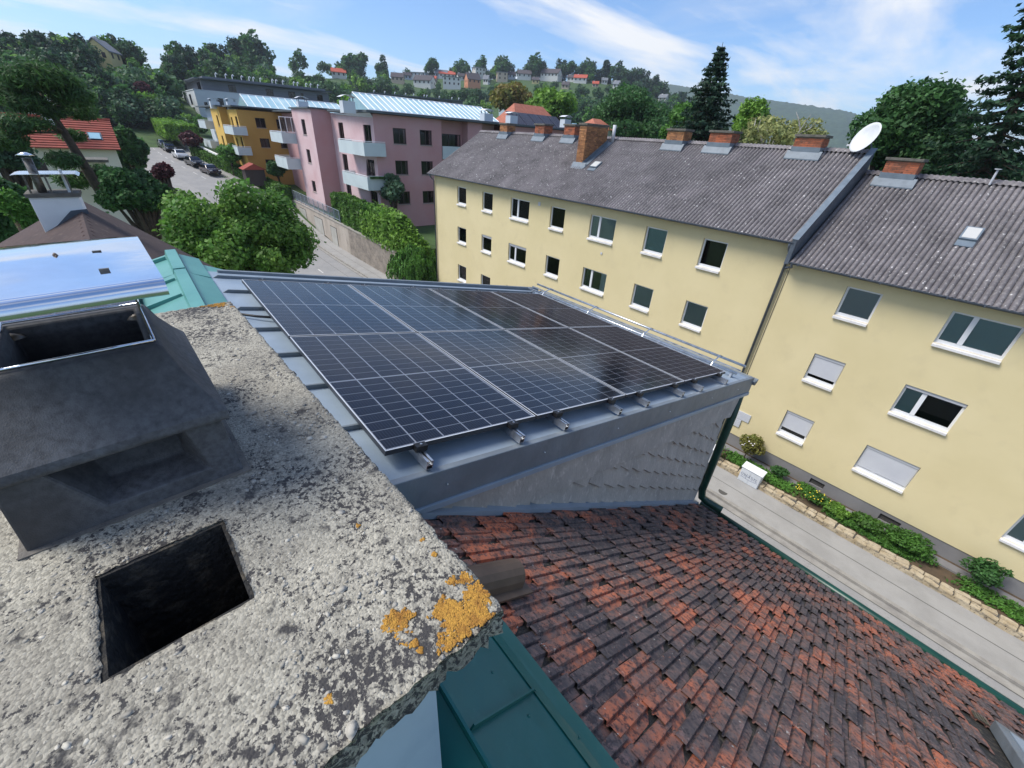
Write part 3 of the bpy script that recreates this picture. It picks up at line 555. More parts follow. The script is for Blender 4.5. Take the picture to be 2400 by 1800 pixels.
for y, z in ((5.42, .075), (5.66, .16)): MB().tube([(-5.75, y, zs_(y) + z), (-1.62, y, zs_(y) + z)], .017, 10).build('pipe', 'alu', sg, smooth=True)
MB().box((-5.75, 5.52, zs_(5.52) + .10), (-1.62, 5.535, zs_(5.52) + .115)).build('ice_bar', 'alu', sg)
for k in range(15):
    x = -5.6 + k * .28
    big = k % 4 == 1
    (MB().tube([(x, 5.36, zs_(5.36) + .01), (x, 5.42, zs_(5.42) + .1), (x, 5.60, zs_(5.6) + .19), (x, 5.68, zs_(5.68) + .17)], .009, 6) if big else MB().box((x - .012, 5.38, zs_(5.42) + .004), (x + .012, 5.45, zs_(5.42) + .07))).build('bracket', 'alu', sg)
# ------------------------------------------------------------------ ground, street, pavements
M('asphalt', RGB(144, 143, 141), 0.92, var=RGB(154, 152, 149), scale=.7, bump=.25, bscale=90, bdist=.01, var2=RGB(132, 131, 130), scale2=12)
M('pavement', RGB(158, 156, 152), 0.92, var=RGB(146, 144, 140), scale=.9, bump=.2, bscale=80, bdist=.01)
M('kerb_stone', RGB(158, 154, 146), 0.9, var=RGB(136, 132, 126), scale=2)
M('joint', RGB(84, 82, 78), 0.95)
M('white_line', RGB(214, 212, 206), 0.85, var=RGB(180, 178, 172), scale=5)
M('grass', RGB(66, 92, 44), 0.95, var=RGB(50, 74, 36), scale=.6, bump=.6, bscale=25, var2=RGB(86, 104, 56), scale2=7)
M('soil', RGB(92, 76, 58), 0.95, var=RGB(70, 60, 46), scale=2, bump=.5, bscale=30)
HP = [((-60, 190), 215), ((80, 168), 215), ((250, 150), 215), ((400, 165), 240), ((600, 168), 330), ((800, 180), 400), ((1000, 184), 450), ((1200, 182), 460), ((1400, 190), 460), ((1500, 208), 470), ((1600, 252), 480), ((1720, 330), 480), ((1900, 372), 480)]
_az = []; _el = []; _rc = []
for (u, v), rr in HP:
    q = ray(u, v); _az.append(math.atan2(q[1], -q[0])); _el.append(q[2] / math.hypot(q[0], q[1])); _rc.append(rr)
def zbase(x): return np.interp(x, [-175, -145, -118, -100, -76, -62, -52], [-2.3, -4.2, -5.8, -7.0, -9.9, -12.9, -13.66])
def terrain(x, y):
    x = np.asarray(x, float); y = np.asarray(y, float); r = np.hypot(x, y); a = np.arctan2(y, -x)
    el = np.interp(a, _az, _el); rc = np.interp(a, _az, _rc)
    fade = np.clip((1.9 - abs(a - .35)) / .5, 0, 1); zb = zbase(x)
    t = np.clip((r - 105) / (rc - 105), 0, 1) ** 1.75; zc_ = np.maximum(el * rc, -13.6)
    z = zb + (zc_ - zb) * t * fade
    z = np.where(r > rc, z - (r - rc) * .06, z)
    return np.where((r > 105) & (fade > 0), z, zb)
ths = np.linspace(-math.pi, math.pi, 361); rs = np.array([0, 12, 25, 40, 52, 58, 64, 70, 76, 82, 90, 100, 110, 120, 135, 150, 170, 190, 210, 230, 255, 280, 310, 340, 370, 400, 430, 450, 465, 480, 520, 600, 800, 1200, 2000, 4000, 7000.])
TT, RR = np.meshgrid(ths, rs, indexing='ij'); GX = -RR * np.cos(TT); GY = RR * np.sin(TT)
GZ = terrain(GX, GY); GZ = np.where(RR > 800, -14, np.maximum(GZ, -14))
nI, nJ = TT.shape; ii = np.arange(nI * nJ).reshape(nI, nJ)
Q = np.stack([ii[:-1, :-1], ii[1:, :-1], ii[1:, 1:], ii[:-1, 1:]], -1).reshape(-1, 4)
tag(newobj('ground', npmesh('ground', np.stack([GX, GY, GZ], -1).reshape(-1, 3), Q, 'grass', True)), kind='structure')
KP = [(45, 16.4, -13.55), (0, 16.4, -13.52), (-40, 16.4, -13.50), (-52, 16.4, -13.45), (-58, 16.35, -13.25), (-64, 16.0, -12.45), (-76, 14.98, -9.6), (-88, 12.4, -8.0), (-100, 9.9, -6.68), (-118, 8.7, -5.45), (-145, 7.0, -3.9), (-175, 6.7, -2.0), (-190, 6.7, -1.2)]
# smooth resample of the kerb line
KPn = np.array(KP, float); tt = np.arange(len(KPn)); kk = np.linspace(0, len(KPn) - 1, 97)
KL = np.stack([np.interp(kk, tt, KPn[:, i]) for i in range(3)], 1)
for _ in range(6): KL[1:-1] = (KL[:-2] + 2 * KL[1:-1] + KL[2:]) / 4
dirs = np.gradient(KL, axis=0); dirs[:, 2] = 0; dirs /= np.linalg.norm(dirs, axis=1)[:, None]
left = np.stack([dirs[:, 1], -dirs[:, 0], 0 * dirs[:, 0]], 1)   # towards +y (pavement side)
if left[0, 1] < 0: left = -left
def strip(o0, o1, dz0, dz1=None, i0=0, i1=None):
    L_ = KL[i0:i1]; N_ = left[i0:i1]; a = L_ + N_ * o0 + [0, 0, dz0]; b = L_ + N_ * o1 + [0, 0, dz1 if dz1 is not None else dz0]
    n = len(L_); return np.concatenate([a, b]), [(i, i + 1, n + i + 1, n + i) for i in range(n - 1)]
def stripobj(name, parts, mat, kind='structure', parent=None):
    mb = MB()
    for a in parts: mb.add(*strip(*a))
    o = mb.build(name, mat, parent)
    return tag(o, kind=kind) if kind else o
road = stripobj('road', [(-.02, -6.8, 0.02, .02)], 'asphalt')
pv = stripobj('pavement', [(.16, 2.15, .13, .15), (2.15, 2.15, .15, -.4)], 'pavement')
ks = stripobj('kerb', [(0, .16, .135, .135), (0, 0, .135, 0.0)], 'kerb_stone')
stripobj('gutter_strip', [(-.02, -.32, .026, .026)], 'kerb_stone')
stripobj('joint', [(-.325, -.36, .030, .030)], 'joint', None, road); stripobj('joint', [(1.05, 1.075, .146, .146)], 'joint', None, pv); stripobj('joint', [(-1.5, -1.53, .026, .026)], 'joint', None, road)
stripobj('pavement', [(-6.8, -9.2, .14, .16), (-6.8, -6.8, .14, .0)], 'pavement')
for k in range(30):
    x = -22 - k * 4.0
    i = np.argmin(abs(KL[:, 0] - x)); p = KL[i] + left[i] * -3.3 + [0, 0, .027]; d = dirs[i] if dirs[i][0] < 0 else -dirs[i]
    d3 = KL[min(i + 1, 96)] - KL[max(i - 1, 0)]; d3 /= np.linalg.norm(d3); o = MB().quad(p, p + d3 * 1.6, p + d3 * 1.6 + left[i] * .12, p + left[i] * .12).build('lane_dash', 'white_line', road)
for gx_ in (-9.0, 6.2):
    dg_ = thing('drain_grate', 'iron street drain in the gutter %s' % ('left of the cabinets' if gx_ < 0 else 'at the right end of the street'), 'drain', (gx_, 16.1, -13.5)); MB().box((gx_, 15.95, -13.52), (gx_ + .5, 16.32, -13.484)).build('frame', 'joint', dg_)
    for k in range(6): MB().box((gx_ + .04 + k * .075, 15.99, -13.484), (gx_ + .075 + k * .075, 16.28, -13.478)).build('bar', 'kerb_stone', dg_)
mh = MB().tube([(-3.75, 16.85, -13.40), (-3.75, 16.85, -13.385)], .2, 16).build('manhole_cover', 'joint'); tag(mh, 'small round manhole cover let into the pavement by the kerb', 'manhole cover')
# ------------------------------------------------------------------ yellow apartment houses
M('yellow_wall', RGB(222, 207, 164), 0.92, var=RGB(212, 197, 152), scale=.35, lo=.3, hi=.7, bump=.12, bscale=60, bdist=.01, var2=RGB(206, 191, 150), scale2=1.2, lo2=.55, hi2=.85)
M('plinth_grey', RGB(132, 130, 130), 0.92, var=RGB(120, 118, 118), scale=.8, bump=.1)
M('white_frame', RGB(226, 228, 230), 0.45)
M('sill_white', RGB(226, 224, 222), 0.55, var=RGB(206, 204, 202), scale=3)
M('shutter', RGB(196, 198, 202), 0.6, var=RGB(186, 188, 194), scale=.8)
M('curtain_teal', RGB(172, 192, 188), 0.9); M('curtain_grey', RGB(188, 188, 184), 0.9); M('curtain_white', RGB(236, 238, 238), 0.9, island=.0)
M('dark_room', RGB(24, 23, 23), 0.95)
M('zinc', RGB(98, 106, 116), 0.5, 0.3, var=RGB(82, 90, 100), scale=2)
M('lead_flash', RGB(112, 124, 134), 0.55, 0.0, var=RGB(98, 110, 120), scale=3)
M('brick', RGB(168, 96, 66), 0.92, island=.32, var=RGB(136, 88, 68), scale=3, var2=RGB(92, 70, 60), scale2=9, lo2=.55, hi2=.7)
M('brick_yellow', RGB(170, 120, 78), 0.92, island=.32, var=RGB(140, 96, 68), scale=3, var2=RGB(92, 74, 60), scale2=9, lo2=.55, hi2=.7)
M('mortar', RGB(140, 126, 112), 0.95)
M('cap_stone', RGB(112, 108, 100), 0.95, var=RGB(88, 86, 80), scale=5, bump=.4)
glass_mat('window_glass', tint=(.86, .92, .92, 1), rough=.01)
def corrugated_mat():
    m = M('corrugated', RGB(122, 117, 118), .92, var=RGB(94, 90, 91), scale=1.1, lo=.35, hi=.7, var2=RGB(146, 142, 139), scale2=9, lo2=.5, hi2=.75, bump=.5, bscale=40)
    nt = m.node_tree; N = nt.nodes; L = nt.links; p = N['Principled BSDF']; src = p.inputs['Base Color'].links[0].from_socket
    g = N.new('ShaderNodeNewGeometry')
    oi = N.new('ShaderNodeObjectInfo'); hs = N.new('ShaderNodeHueSaturation'); mr = N.new('ShaderNodeMapRange'); mr.inputs[3].default_value = .86; mr.inputs[4].default_value = 1.12; L.new(oi.outputs['Random'], mr.inputs[0]); L.new(mr.outputs[0], hs.inputs['Value']); L.new(src, hs.inputs['Color']); src = hs.outputs[0]
    v = N.new('ShaderNodeTexNoise'); v.inputs['Scale'].default_value = 9; v.inputs['Detail'].default_value = 4; L.new(g.outputs['Position'], v.inputs['Vector'])
    mr = N.new('ShaderNodeMapRange'); mr.inputs[1].default_value = .655; mr.inputs[2].default_value = .70; L.new(v.outputs['Fac'], mr.inputs[0])
    x = N.new('ShaderNodeMixRGB'); L.new(mr.outputs[0], x.inputs[0]); L.new(src, x.inputs[1]); x.inputs[2].default_value = RGB(206, 204, 200); 
    # pale lichen specks, scattered by noise over the sheets
    L.new(x.outputs[0], p.inputs['Base Color'])
corrugated_mat()
YF = 20.0
def facade(mb, x0, x1, z0, z1, y, ops, depth=.16):
    xs = sorted({x0, x1} | {q for o in ops for q in o[:2]}); zs = sorted({z0, z1} | {q for o in ops for q in o[2:4]})
    for a, b in zip(xs[:-1], xs[1:]):
        for c, d in zip(zs[:-1], zs[1:]):
            if any(o[0] <= a and b <= o[1] and o[2] <= c and d <= o[3] for o in ops): continue
            mb.quad((a, y, c), (b, y, c), (b, y, d), (a, y, d))
    for (a, b, c, d) in ops:
        D = y + depth
        mb.quad((a, y, c), (a, D, c), (a, D, d), (a, y, d)); mb.quad((b, y, c), (b, D, c), (b, D, d), (b, y, d)); mb.quad((a, y, d), (b, y, d), (b, D, d), (a, D, d)); mb.quad((a, y, c), (b, y, c), (b, D, c), (a, D, c))
def window(parent, a, b, c, d, y, kind='single', shade=None, shut=0.0, tilt=False):
    yy = y + .11; fw = .075; f = MB()
    f.box((a, yy, c), (a + fw, yy + .07, d)); f.box((b - fw, yy, c), (b, yy + .07, d)); f.box((a + fw, yy, c), (b - fw, yy + .07, c + fw + .04)); f.box((a + fw, yy, d - fw), (b - fw, yy + .07, d))
    xm = []
    if kind == 'pair': xm = [a + (b - a) * .36]
    for q in xm: f.box((q - .07, yy - .012, c + fw + .04), (q + .07, yy + .065, d - fw))
    w = f.build('window', 'white_frame', parent)
    ed = [a + fw] + xm + [b - fw]
    for p, q in zip(ed[:-1], ed[1:]):
        pa = p + (.07 if p in xm else 0); pb = q - (.07 if q in xm else 0)
        MB().box((pa - .01, yy + .03, c + fw + .03), (pb + .01, yy + .042, d - fw + .01)).build('pane', 'window_glass', w)
    sl = MB().prism([(a + .003, y - .10, c - .11), (a + .003, y - .10, c - .03), (a + .003, yy - .001, c + .02), (a + .003, yy - .001, c - .004), (a + .003, y - .003, c - .02), (a + .003, y - .003, c - .11)], (b - a - .006, 0, 0)).build('sill', 'sill_white', w)
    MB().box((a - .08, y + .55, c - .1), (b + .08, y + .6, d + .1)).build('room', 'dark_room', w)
    if shade is None and not shut and random.random() < .75: shade = (random.choice(['curtain_white', 'curtain_white', 'curtain_teal']), random.choice(['left', 'right', 'right', 'full']), 1)
    if shade:
        cu = MB(); n = 14; z0 = c + fw
        part = {'full': (a + fw, b - fw), 'left': (a + fw, a + (b - a) * .4), 'right': (a + (b - a) * .72, b - fw)}[shade[1]]
        V = []
        for i in range(n * 2 + 1):
            x = part[0] + (part[1] - part[0]) * i / (n * 2); V += [(x, yy + .075 + (.025 if i % 2 else 0) * (1 if shade[2] else 0), z0), (x, yy + .075 + (.025 if i % 2 else 0) * (1 if shade[2] else 0), d)]
        cu.add(V, [(2 * i, 2 * i + 2, 2 * i + 3, 2 * i + 1) for i in range(n * 2)]); cu.build('curtain', shade[0], w)
    if shut:
        s = MB(); h = (d - c) * shut; nsl = max(3, int(h / .06)); s.box((a + .01, yy - .06, d - .13), (b - .01, yy - .004, d - .004))
        for i in range(nsl): z1 = d - .13 - i * (h - .13) / nsl; z0 = z1 - (h - .13) / nsl + .004; s.prism([(a + .03, yy - .035, z0), (a + .03, yy - .03, z1), (a + .03, yy - .015, z1), (a + .03, yy - .015, z0)], (b - a - .06, 0, 0))
        s.build('roller_shutter', 'shutter', w)
def corr_mesh(w, l, lam=.177, amp=.044):
    n = int(round(w / lam)) * 8; V = []
    for b, zz in ((0, .0), (l + .1, .012)):
        for i in range(n + 1): V.append((i * w / n, b, amp * (2 * abs(math.sin(math.pi * i / 8)) ** .8 - 1) + zz + .004 * (i == n)))
    for i in range(n + 1): V.append((i * w / n, l + .1, amp * (2 * abs(math.sin(math.pi * i / 8)) ** .8 - 1) - .002))
    F_ = [(i, i + 1, n + 2 + i, n + 1 + i) for i in range(n)] + [(n + 1 + i, n + 2 + i, 2 * n + 3 + i, 2 * n + 2 + i) for i in range(n)]
    mb = MB(); mb.add(V, F_); return mb.mesh('corrugated_sheet', 'corrugated', False)
def corr_roof(parent, x0, x1, ye, ze, yr, zr, skip=lambda x, y: False):
    rf = MB().prism([(x0, ye, ze - .05), (x0, yr, zr - .05), (x0, 2 * yr - ye, ze - .05), (x0, 2 * yr - ye, ze - .12), (x0, yr, zr - .16), (x0, ye, ze - .12)], (x1 - x0, 0, 0)).build('roof', 'corrugated', parent)
    L = math.hypot(yr - ye, zr - ze); s = np.array([0, ye - yr, ze - zr]) / L; nrm = np.array([0, s[2], -s[1]]); nrm = nrm if nrm[2] > 0 else -nrm
    rows = 4; l = L / rows; W = 1.062; nc = int(math.ceil((x1 - x0) / W)); W = (x1 - x0) / nc; me = corr_mesh(W, l)
    for r in range(rows):
        for k in range(nc):
            p = np.array([x0 + k * W, yr, zr]) + s * (r * l) + nrm * .008
            m = Matrix(((1, 0, 0, p[0]), (0, s[1], nrm[1], p[1]), (0, s[2], nrm[2], p[2]), (0, 0, 0, 1)))
            newobj('corrugated_sheet', me, rf, m @ Matrix.Rotation(-.004, 4, 'X'))
    rd = MB()                                     # rounded ridge cover
    n = int((x1 - x0) / .177) * 4; V = []
    for i in range(n + 1):
        x = x0 + (x1 - x0) * i / n; h = .03 * math.sin(2 * math.pi * i / 4 + .7)
        for dy, dz in ((-.26, -.125), (-.1, -.01), (0, .03), (.1, -.01), (.26, -.125)): V.append((x, yr + dy, zr + dz + .07 + h * (.5 + abs(dy))))
    rd.add(V, [(i * 5 + j, i * 5 + j + 1, i * 5 + 6 + j, i * 5 + 5 + j) for i in range(n) for j in range(4)]); rd.build('ridge_cover', 'corrugated', rf, smooth=True)
    return rf
def half_gutter(parent, x0, x1, y, z, mat='zinc'):
    g = MB(); na = 7; V = []
    for x in (x0, x1):
        for k in range(na): a = math.pi * k / (na - 1); V.append((x, y - .065 * math.cos(a), z - .07 * math.sin(a)))
    g.add(V, [(k, k + 1, na + k + 1, na + k) for k in range(na - 1)] + [tuple(range(na)), tuple(range(na, 2 * na))]); o = g.build('gutter', mat, parent, smooth=True); o.modifiers.new('s', 'SOLIDIFY').thickness = .006
    for k in range(int((x1 - x0) / .9)): MB().box((x0 + .3 + k * .9, y - .078, z - .085), (x0 + .33 + k * .9, y + .07, z + .004)).build('gutter_hook', mat, o)
def brick_chimney(x0, x1, y0, y1, z0, z1, label, mat='brick', flue=False, base=None):
    t = thing('brick_chimney', label, 'chimney', ((x0 + x1) / 2, (y0 + y1) / 2, z0), 'brick chimneys on the grey roofs')
    MB().box((x0 + .012, y0 + .012, z0), (x1 - .012, y1 - .012, z1)).build('mortar_core', 'mortar', t)
    bk = MB(); h = .072; n = int((z1 - z0) / h); bl = .25
    for r in range(n):
        z = z0 + r * h
        for side in range(4):
            L = (x1 - x0) if side % 2 == 0 else (y1 - y0); m = max(2, int(round(L / bl))); w = L / m; off = (r % 2) * w / 2; e = []
            p = -off
            while p < L - .01: e.append((max(0, p), min(L, p + w))); p += w
            for a, b in e:
                if b - a < .03: continue
                j = random.uniform(0, .006)
                a += .005; b -= .005
                if side == 0: bk.box((x0 + a, y0 - j, z + .005), (x0 + b, y0 + .02, z + h - .005))
                elif side == 2: bk.box((x0 + a, y1 - .02, z + .005), (x0 + b, y1 + j, z + h - .005))
                elif side == 1: bk.box((x1 - .02, y0 + a, z + .005), (x1 + j, y0 + b, z + h - .005))
                else: bk.box((x0 - j, y0 + a, z + .005), (x0 + .02, y0 + b, z + h - .005))
    tag(bk.build('brickwork', mat, t), kind='stuff')
    MB().box((x0 - .07, y0 - .07, z1), (x1 + .07, y1 + .07, z1 + .10)).build('cap_slab', 'cap_stone', t, bevel=.01)
    return t
# left (higher) house
yl = thing('apartment_house', 'long pale yellow apartment house with corrugated roof and brick chimneys, left and higher half', 'building', (-20, 24, -13.4))
XL0, XL1 = -33.9, -5.62; EZ = -2.85; RZ = .40; YR = 25.0
cols = [(-30.42, -29.15, 'single'), (-27.03, -25.75, 'single'), (-23.7, -21.75, 'pair'), (-19.75, -18.48, 'single'), (-16.45, -14.6, 'pair'), (-12.65, -11.4, 'single'), (-9.48, -8.3, 'single')]
rowsz = [(-4.76, -3.48), (-7.76, -6.52), (-10.95, -9.65)]
ops = [(a, b, c, d) for (a, b, k) in cols for (c, d) in rowsz]
w = MB(); facade(w, XL0, XL1, -13.1, -2.95, YF, ops)
w.quad((XL0, YF, -13.1), (XL0, 30, -13.1), (XL0, 30, -2.95), (XL0, YF, -2.95)); w.add([(XL0, YF, -2.95), (XL0, 30, -2.95), (XL0, 25, .25)], [(0, 1, 2)])
w.quad((XL1, YF, -13.1), (XL1, 30, -13.1), (XL1, 30, -2.95), (XL1, YF, -2.95)); w.add([(XL1, YF, -2.95), (XL1, 30, -2.95), (XL1, 25, .25)], [(0, 1, 2)])
w.quad((XL0, 30, -13.1), (XL1, 30, -13.1), (XL1, 30, -2.95), (XL0, 30, -2.95)); w.build('wall', 'yellow_wall', yl)
MB().box((XL0, YF + .03, -14.2), (XL1, 30, -13.1)).build('plinth', 'plinth_grey', yl)
shade = {(0, 0): None, (1, 0): ('dark_room', 'full', 0), (2, 0): None, (3, 0): ('curtain_teal', 'full', 0), (4, 0): ('curtain_grey', 'full', 0), (5, 0): ('curtain_teal', 'full', 1), (6, 0): None, (2, 1): ('curtain_white', 'left', 1), (3, 1): None,
         (0, 1): ('curtain_white', 'left', 1), (1, 1): None, (4, 1): None, (5, 1): ('curtain_grey', 'full', 0), (6, 1): ('curtain_grey', 'full', 1), (0, 2): ('curtain_grey', 'right', 1), (1, 2): ('curtain_grey', 'full', 0), (2, 2): ('curtain_white', 'full', 1)}
for i, (a, b, k) in enumerate(cols):
    for r, (c, d) in enumerate(rowsz): window(yl, a, b, c, d, YF, k, shade.get((i, r)), shut=.16 if (i in (1, 2) and r == 1) else 0)
corr_roof(yl, XL0 - .25, XL1 - .05, 19.55, EZ, YR, RZ)
half_gutter(yl, XL0 - .25, XL1, 19.47, EZ - .02)
vb = MB().prism([(XL1 - .06, 19.45, EZ - .85), (XL1 - .06, YR, RZ - .85), (XL1 - .06, YR, RZ + .14), (XL1 - .06, 19.45, EZ + .09)], (.16, 0, 0)).build('verge_board', 'zinc', yl)
MB().prism([(XL1 - .10, 19.43, EZ + .092), (XL1 - .10, YR, RZ + .142), (XL1 - .10, YR, RZ + .16), (XL1 - .10, 19.43, EZ + .11)], (.24, 0, 0)).build('verge_capping', 'lead_flash', yl)
for x, lab in ((XL1 - .12, 'r'), (XL0 + .1, 'l')): MB().tube([(x, 19.47, EZ - .08), (x, 19.6, EZ - .30), (x, 19.9, EZ - .55), (x, 19.9, -13.2)], .055, 8).build('downpipe', 'zinc', yl, smooth=True)
MB().box((-20.9, 19.97, -3.62), (-20.7, 20.01, -3.40)).build('vent_grille', 'shutter', yl)
MB().box((-15.3, 19.97, -5.5), (-15.18, 20.01, -5.38)).build('vent_grille', 'shutter', yl)
# right (lower) house
yr_ = thing('apartment_house', 'pale yellow apartment house with corrugated roof, right and lower half beside the shrubs', 'building', (3, 24, -13.4))
XR0, XR1 = -5.60, 13.0; EZ2 = -3.58; RZ2 = -.36
colsR = [(-3.42, -2.29, 'single'), (-.37, 1.35, 'pair'), (4.1, 5.6, 'pair'), (8.2, 9.4, 'single')]
rowsR = [(-5.26, -4.10), (-8.18, -6.98), (-11.08, -9.87)]
ops = [(a, b, c, d) for (a, b, k) in colsR for (c, d) in rowsR]
w = MB(); facade(w, XR0, XR1, -12.32, -3.68, YF, ops)
w.quad((XR1, YF, -12.3), (XR1, 30, -12.3), (XR1, 30, -3.7), (XR1, YF, -3.7)); w.add([(XR1, YF, -3.68), (XR1, 30, -3.68), (XR1, 25, -.5)], [(0, 1, 2)]); w.quad((XR0, 30, -13), (XR1, 30, -13), (XR1, 30, -3.7), (XR0, 30, -3.7))
w.build('wall', 'yellow_wall', yr_)
vops = [(-1.42, -.85, -12.80, -12.52), (1.2, 1.9, -12.80, -12.50), (4.2, 4.8, -12.8, -12.48)]
w = MB(); facade(w, XR0, XR1, -14.2, -12.32, YF + .03, vops); w.build('plinth', 'plinth_grey', yr_)
for (a, b, c, d) in vops:
    g = MB()
    for k in range(5): g.box((a, YF + .10, c + k * (d - c) / 5), (b, YF + .14, c + k * (d - c) / 5 + .02))
    g.box((a, YF + .18, c), (b, YF + .19, d)); g.build('cellar_vent', 'joint', yr_)
shadeR = {(0, 0): ('curtain_grey', 'full', 0), (1, 0): ('curtain_teal', 'full', 0), (1, 1): ('curtain_teal', 'left', 0), (2, 2): ('curtain_teal', 'full', 0)}
shutR = {(0, 1): .78, (0, 2): .74, (1, 2): .88, (1, 1): .13}
for i, (a, b, k) in enumerate(colsR):
    for r, (c, d) in enumerate(rowsR): window(yr_, a, b, c, d, YF, k, shadeR.get((i, r)), shutR.get((i, r), 0))
corr_roof(yr_, XR0 + .1, XR1 + .2, 19.55, EZ2, YR, RZ2)
half_gutter(yr_, XR0 + .12, XR1 + .2, 19.47, EZ2 - .02)
MB().tube([(XR0 + .2, 19.47, EZ2 - .08), (XR0 + .18, 19.7, EZ2 - .26), (XR0 + .05, 19.86, EZ2 - .30), (XR0 - .08, 19.88, EZ2 - .36)], .05, 8).build('downpipe', 'zinc', yr_, smooth=True)
MB().tube([(XR0 + .06, 19.985, EZ2 - .3), (XR0 + .06, 19.985, -12.3)], .012, 6).build('lightning_wire', 'joint', yr_)
el = thing('meter_box', 'pair of flat grey meter boxes on the yellow wall beside the dormer pipe', 'meter box', (-5.1, 19.95, -11.6))
MB().box((-5.50, 19.955, -11.35), (-4.66, 19.998, -10.92)).build('cover', 'shutter', el); MB().box((-5.42, 19.94, -11.80), (-4.98, 19.998, -11.37)).build('cover', 'shutter', el)
# roof things
rl_z = lambda y, e=EZ, r=RZ: e + (r - e) * (y - 19.55) / (YR - 19.55)
def small_chimney(x0, x1, ztop, lab, mat, zridge):
    brick_chimney(x0, x1, 24.35, 25.2, zridge - .6, ztop - .1, lab, mat)
    t = MB(); t.prism([(x0 - .16, 24.12, zridge - .47), (x0 - .16, 24.33, zridge - .30), (x0 - .16, 24.33, zridge - .10), (x0 - .16, 24.12, zridge - .42)], (x1 - x0 + .32, 0, 0)); t.box((x0 - .03, 24.30, zridge - .4), (x1 + .03, 25.25, zridge + .06))
    o = t.build('flashing', 'lead_flash', bpy.data.objects[[q.name for q in bpy.data.objects if q.get('label') == lab][0]])
for x0, x1, zt2, lab, mt in ((-30.7, -29.75, 1.05, 'low brick chimney at the left end of the long grey ridge', 'brick_yellow'), (-26.5, -25.5, 1.07, 'low orange brick chimney, second along the long grey ridge', 'brick'), (-23.5, -22.5, 1.10, 'low brick chimney on the ridge, partly hidden behind the tall one', 'brick'), (-15.35, -14.3, 1.02, 'low patchy brick chimney, first right of the tall one', 'brick_yellow'), (-12.8, -11.6, 1.0, 'low red brick chimney, second right of the tall one', 'brick'), (-8.6, -7.45, .95, 'low brick chimney on the ridge next to the satellite dish', 'brick')):
    small_chimney(x0, x1, zt2, lab, mt, RZ)
small_chimney(-4.85, -3.75, .25, 'red brick chimney on the lower roof right of the satellite dish', 'brick', RZ2)
small_chimney(.6, 1.8, .25, 'brick chimney on the lower roof at the right picture edge', 'brick', RZ2)
tc_lab = 'tall brick chimney rising from the middle of the grey roof slope'
brick_chimney(-20.2, -19.62, 22.3, 24.35, rl_z(22.3) - .25, .98, tc_lab, 'brick_yellow')
tco = [q for q in bpy.data.objects if q.get('label') == tc_lab][0]
fm = MB()
fm.prism([(-20.4, 21.95, rl_z(21.95) + .03), (-20.4, 22.28, rl_z(22.28) + .04), (-20.4, 22.28, rl_z(22.28) + .2), (-20.4, 22.15, rl_z(22.15) + .06)], (1.1, 0, 0))
fm.prism([(-19.61, 22.25, rl_z(22.25) + .02), (-19.61, 24.4, rl_z(24.4) + .02), (-19.61, 24.4, rl_z(24.4) + .24), (-19.61, 22.25, rl_z(22.25) + .24)], (.03, 0, 0)); fm.prism([(-19.58, 22.0, rl_z(22.0) + .05), (-19.58, 24.5, rl_z(24.5) + .05), (-19.58, 24.5, rl_z(24.5) + .07), (-19.58, 22.0, rl_z(22.0) + .07)], (.34, 0, 0))
fm.build('flashing', 'lead_flash', tco)
MB().tube([(-19.35, 24.6, .1), (-19.35, 24.6, 1.12)], .11, 10).build('flue_pipe', 'shutter', tco, smooth=True)
def roof_hatch(x0, x1, y0, y1, zf, label):
    t = thing('roof_hatch', label, 'roof window', (x0, y0, zf(y0)), 'small roof hatches'); a = np.array([0, y1 - y0, zf(y1) - zf(y0)]); up2 = np.array([0, -a[2], a[1]]) / np.linalg.norm(a)
    o = np.array([x0, y0, zf(y0)]) + up2 * .02; MB().obox(o, (x1 - x0, 0, 0), a, up2 * .12).build('frame', 'lead_flash', t)
    MB().obox(o + up2 * .118 + np.array([.05, 0, 0]) + a * .08, (x1 - x0 - .1, 0, 0), a * .84, up2 * .012).build('pane', 'curtain_grey', t)
    MB().obox(o - a * .45, (x1 - x0, 0, 0), a * .45, up2 * .05).build('apron', 'lead_flash', t)
roof_hatch(-18.85, -18.3, 22.15, 22.65, rl_z, 'small roof hatch beside the tall brick chimney')
roof_hatch(-1.36, -.88, 21.9, 22.5, lambda y: rl_z(y, EZ2, RZ2), 'small roof hatch on the lower corrugated roof')
vp = thing('vent_pipe', 'thin vent pipe with flat cap on the lower roof ridge', 'vent pipe', (-1.9, 24.8, -.4)); MB().tube([(-1.55, 24.7, -.45), (-1.55, 24.7, .05)], .035, 8).build('pipe', 'shutter', vp); MB().tube([(-1.55, 24.7, .06), (-1.55, 24.7, .09)], .1, 10).build('cap', 'shutter', vp)
# satellite dish
dish = thing('satellite_dish', 'large white satellite dish at the end of the long grey ridge', 'satellite dish', (-5.75, 24.9, .35))
db = MB(); nr, na = 6, 28; V = [(0, 0, 0)]
for i in range(1, nr + 1):
    for k in range(na): r = i / nr; V.append((r * .55 * math.cos(6.2832 * k / na), r * .62 * math.sin(6.2832 * k / na), .15 * r * r))
F_ = [(0, 1 + (k + 1) % na, 1 + k) for k in range(na)] + [(1 + i * na + k, 1 + i * na + (k + 1) % na, 1 + (i + 1) * na + (k + 1) % na, 1 + (i + 1) * na + k) for i in range(nr - 1) for k in range(na)]
db.add(V, F_); dm = Matrix.Translation((-5.95, 24.75, .86)) @ Vector((-.497, -.822, .452)).to_track_quat('Z', 'Y').to_matrix().to_4x4()
M('dish_white', RGB(212, 214, 216), .5, var=RGB(200, 202, 204), scale=2)
o = db.build('reflector', 'dish_white', dish, smooth=True, mw=dm); o.modifiers.new('s', 'SOLIDIFY').thickness = .012
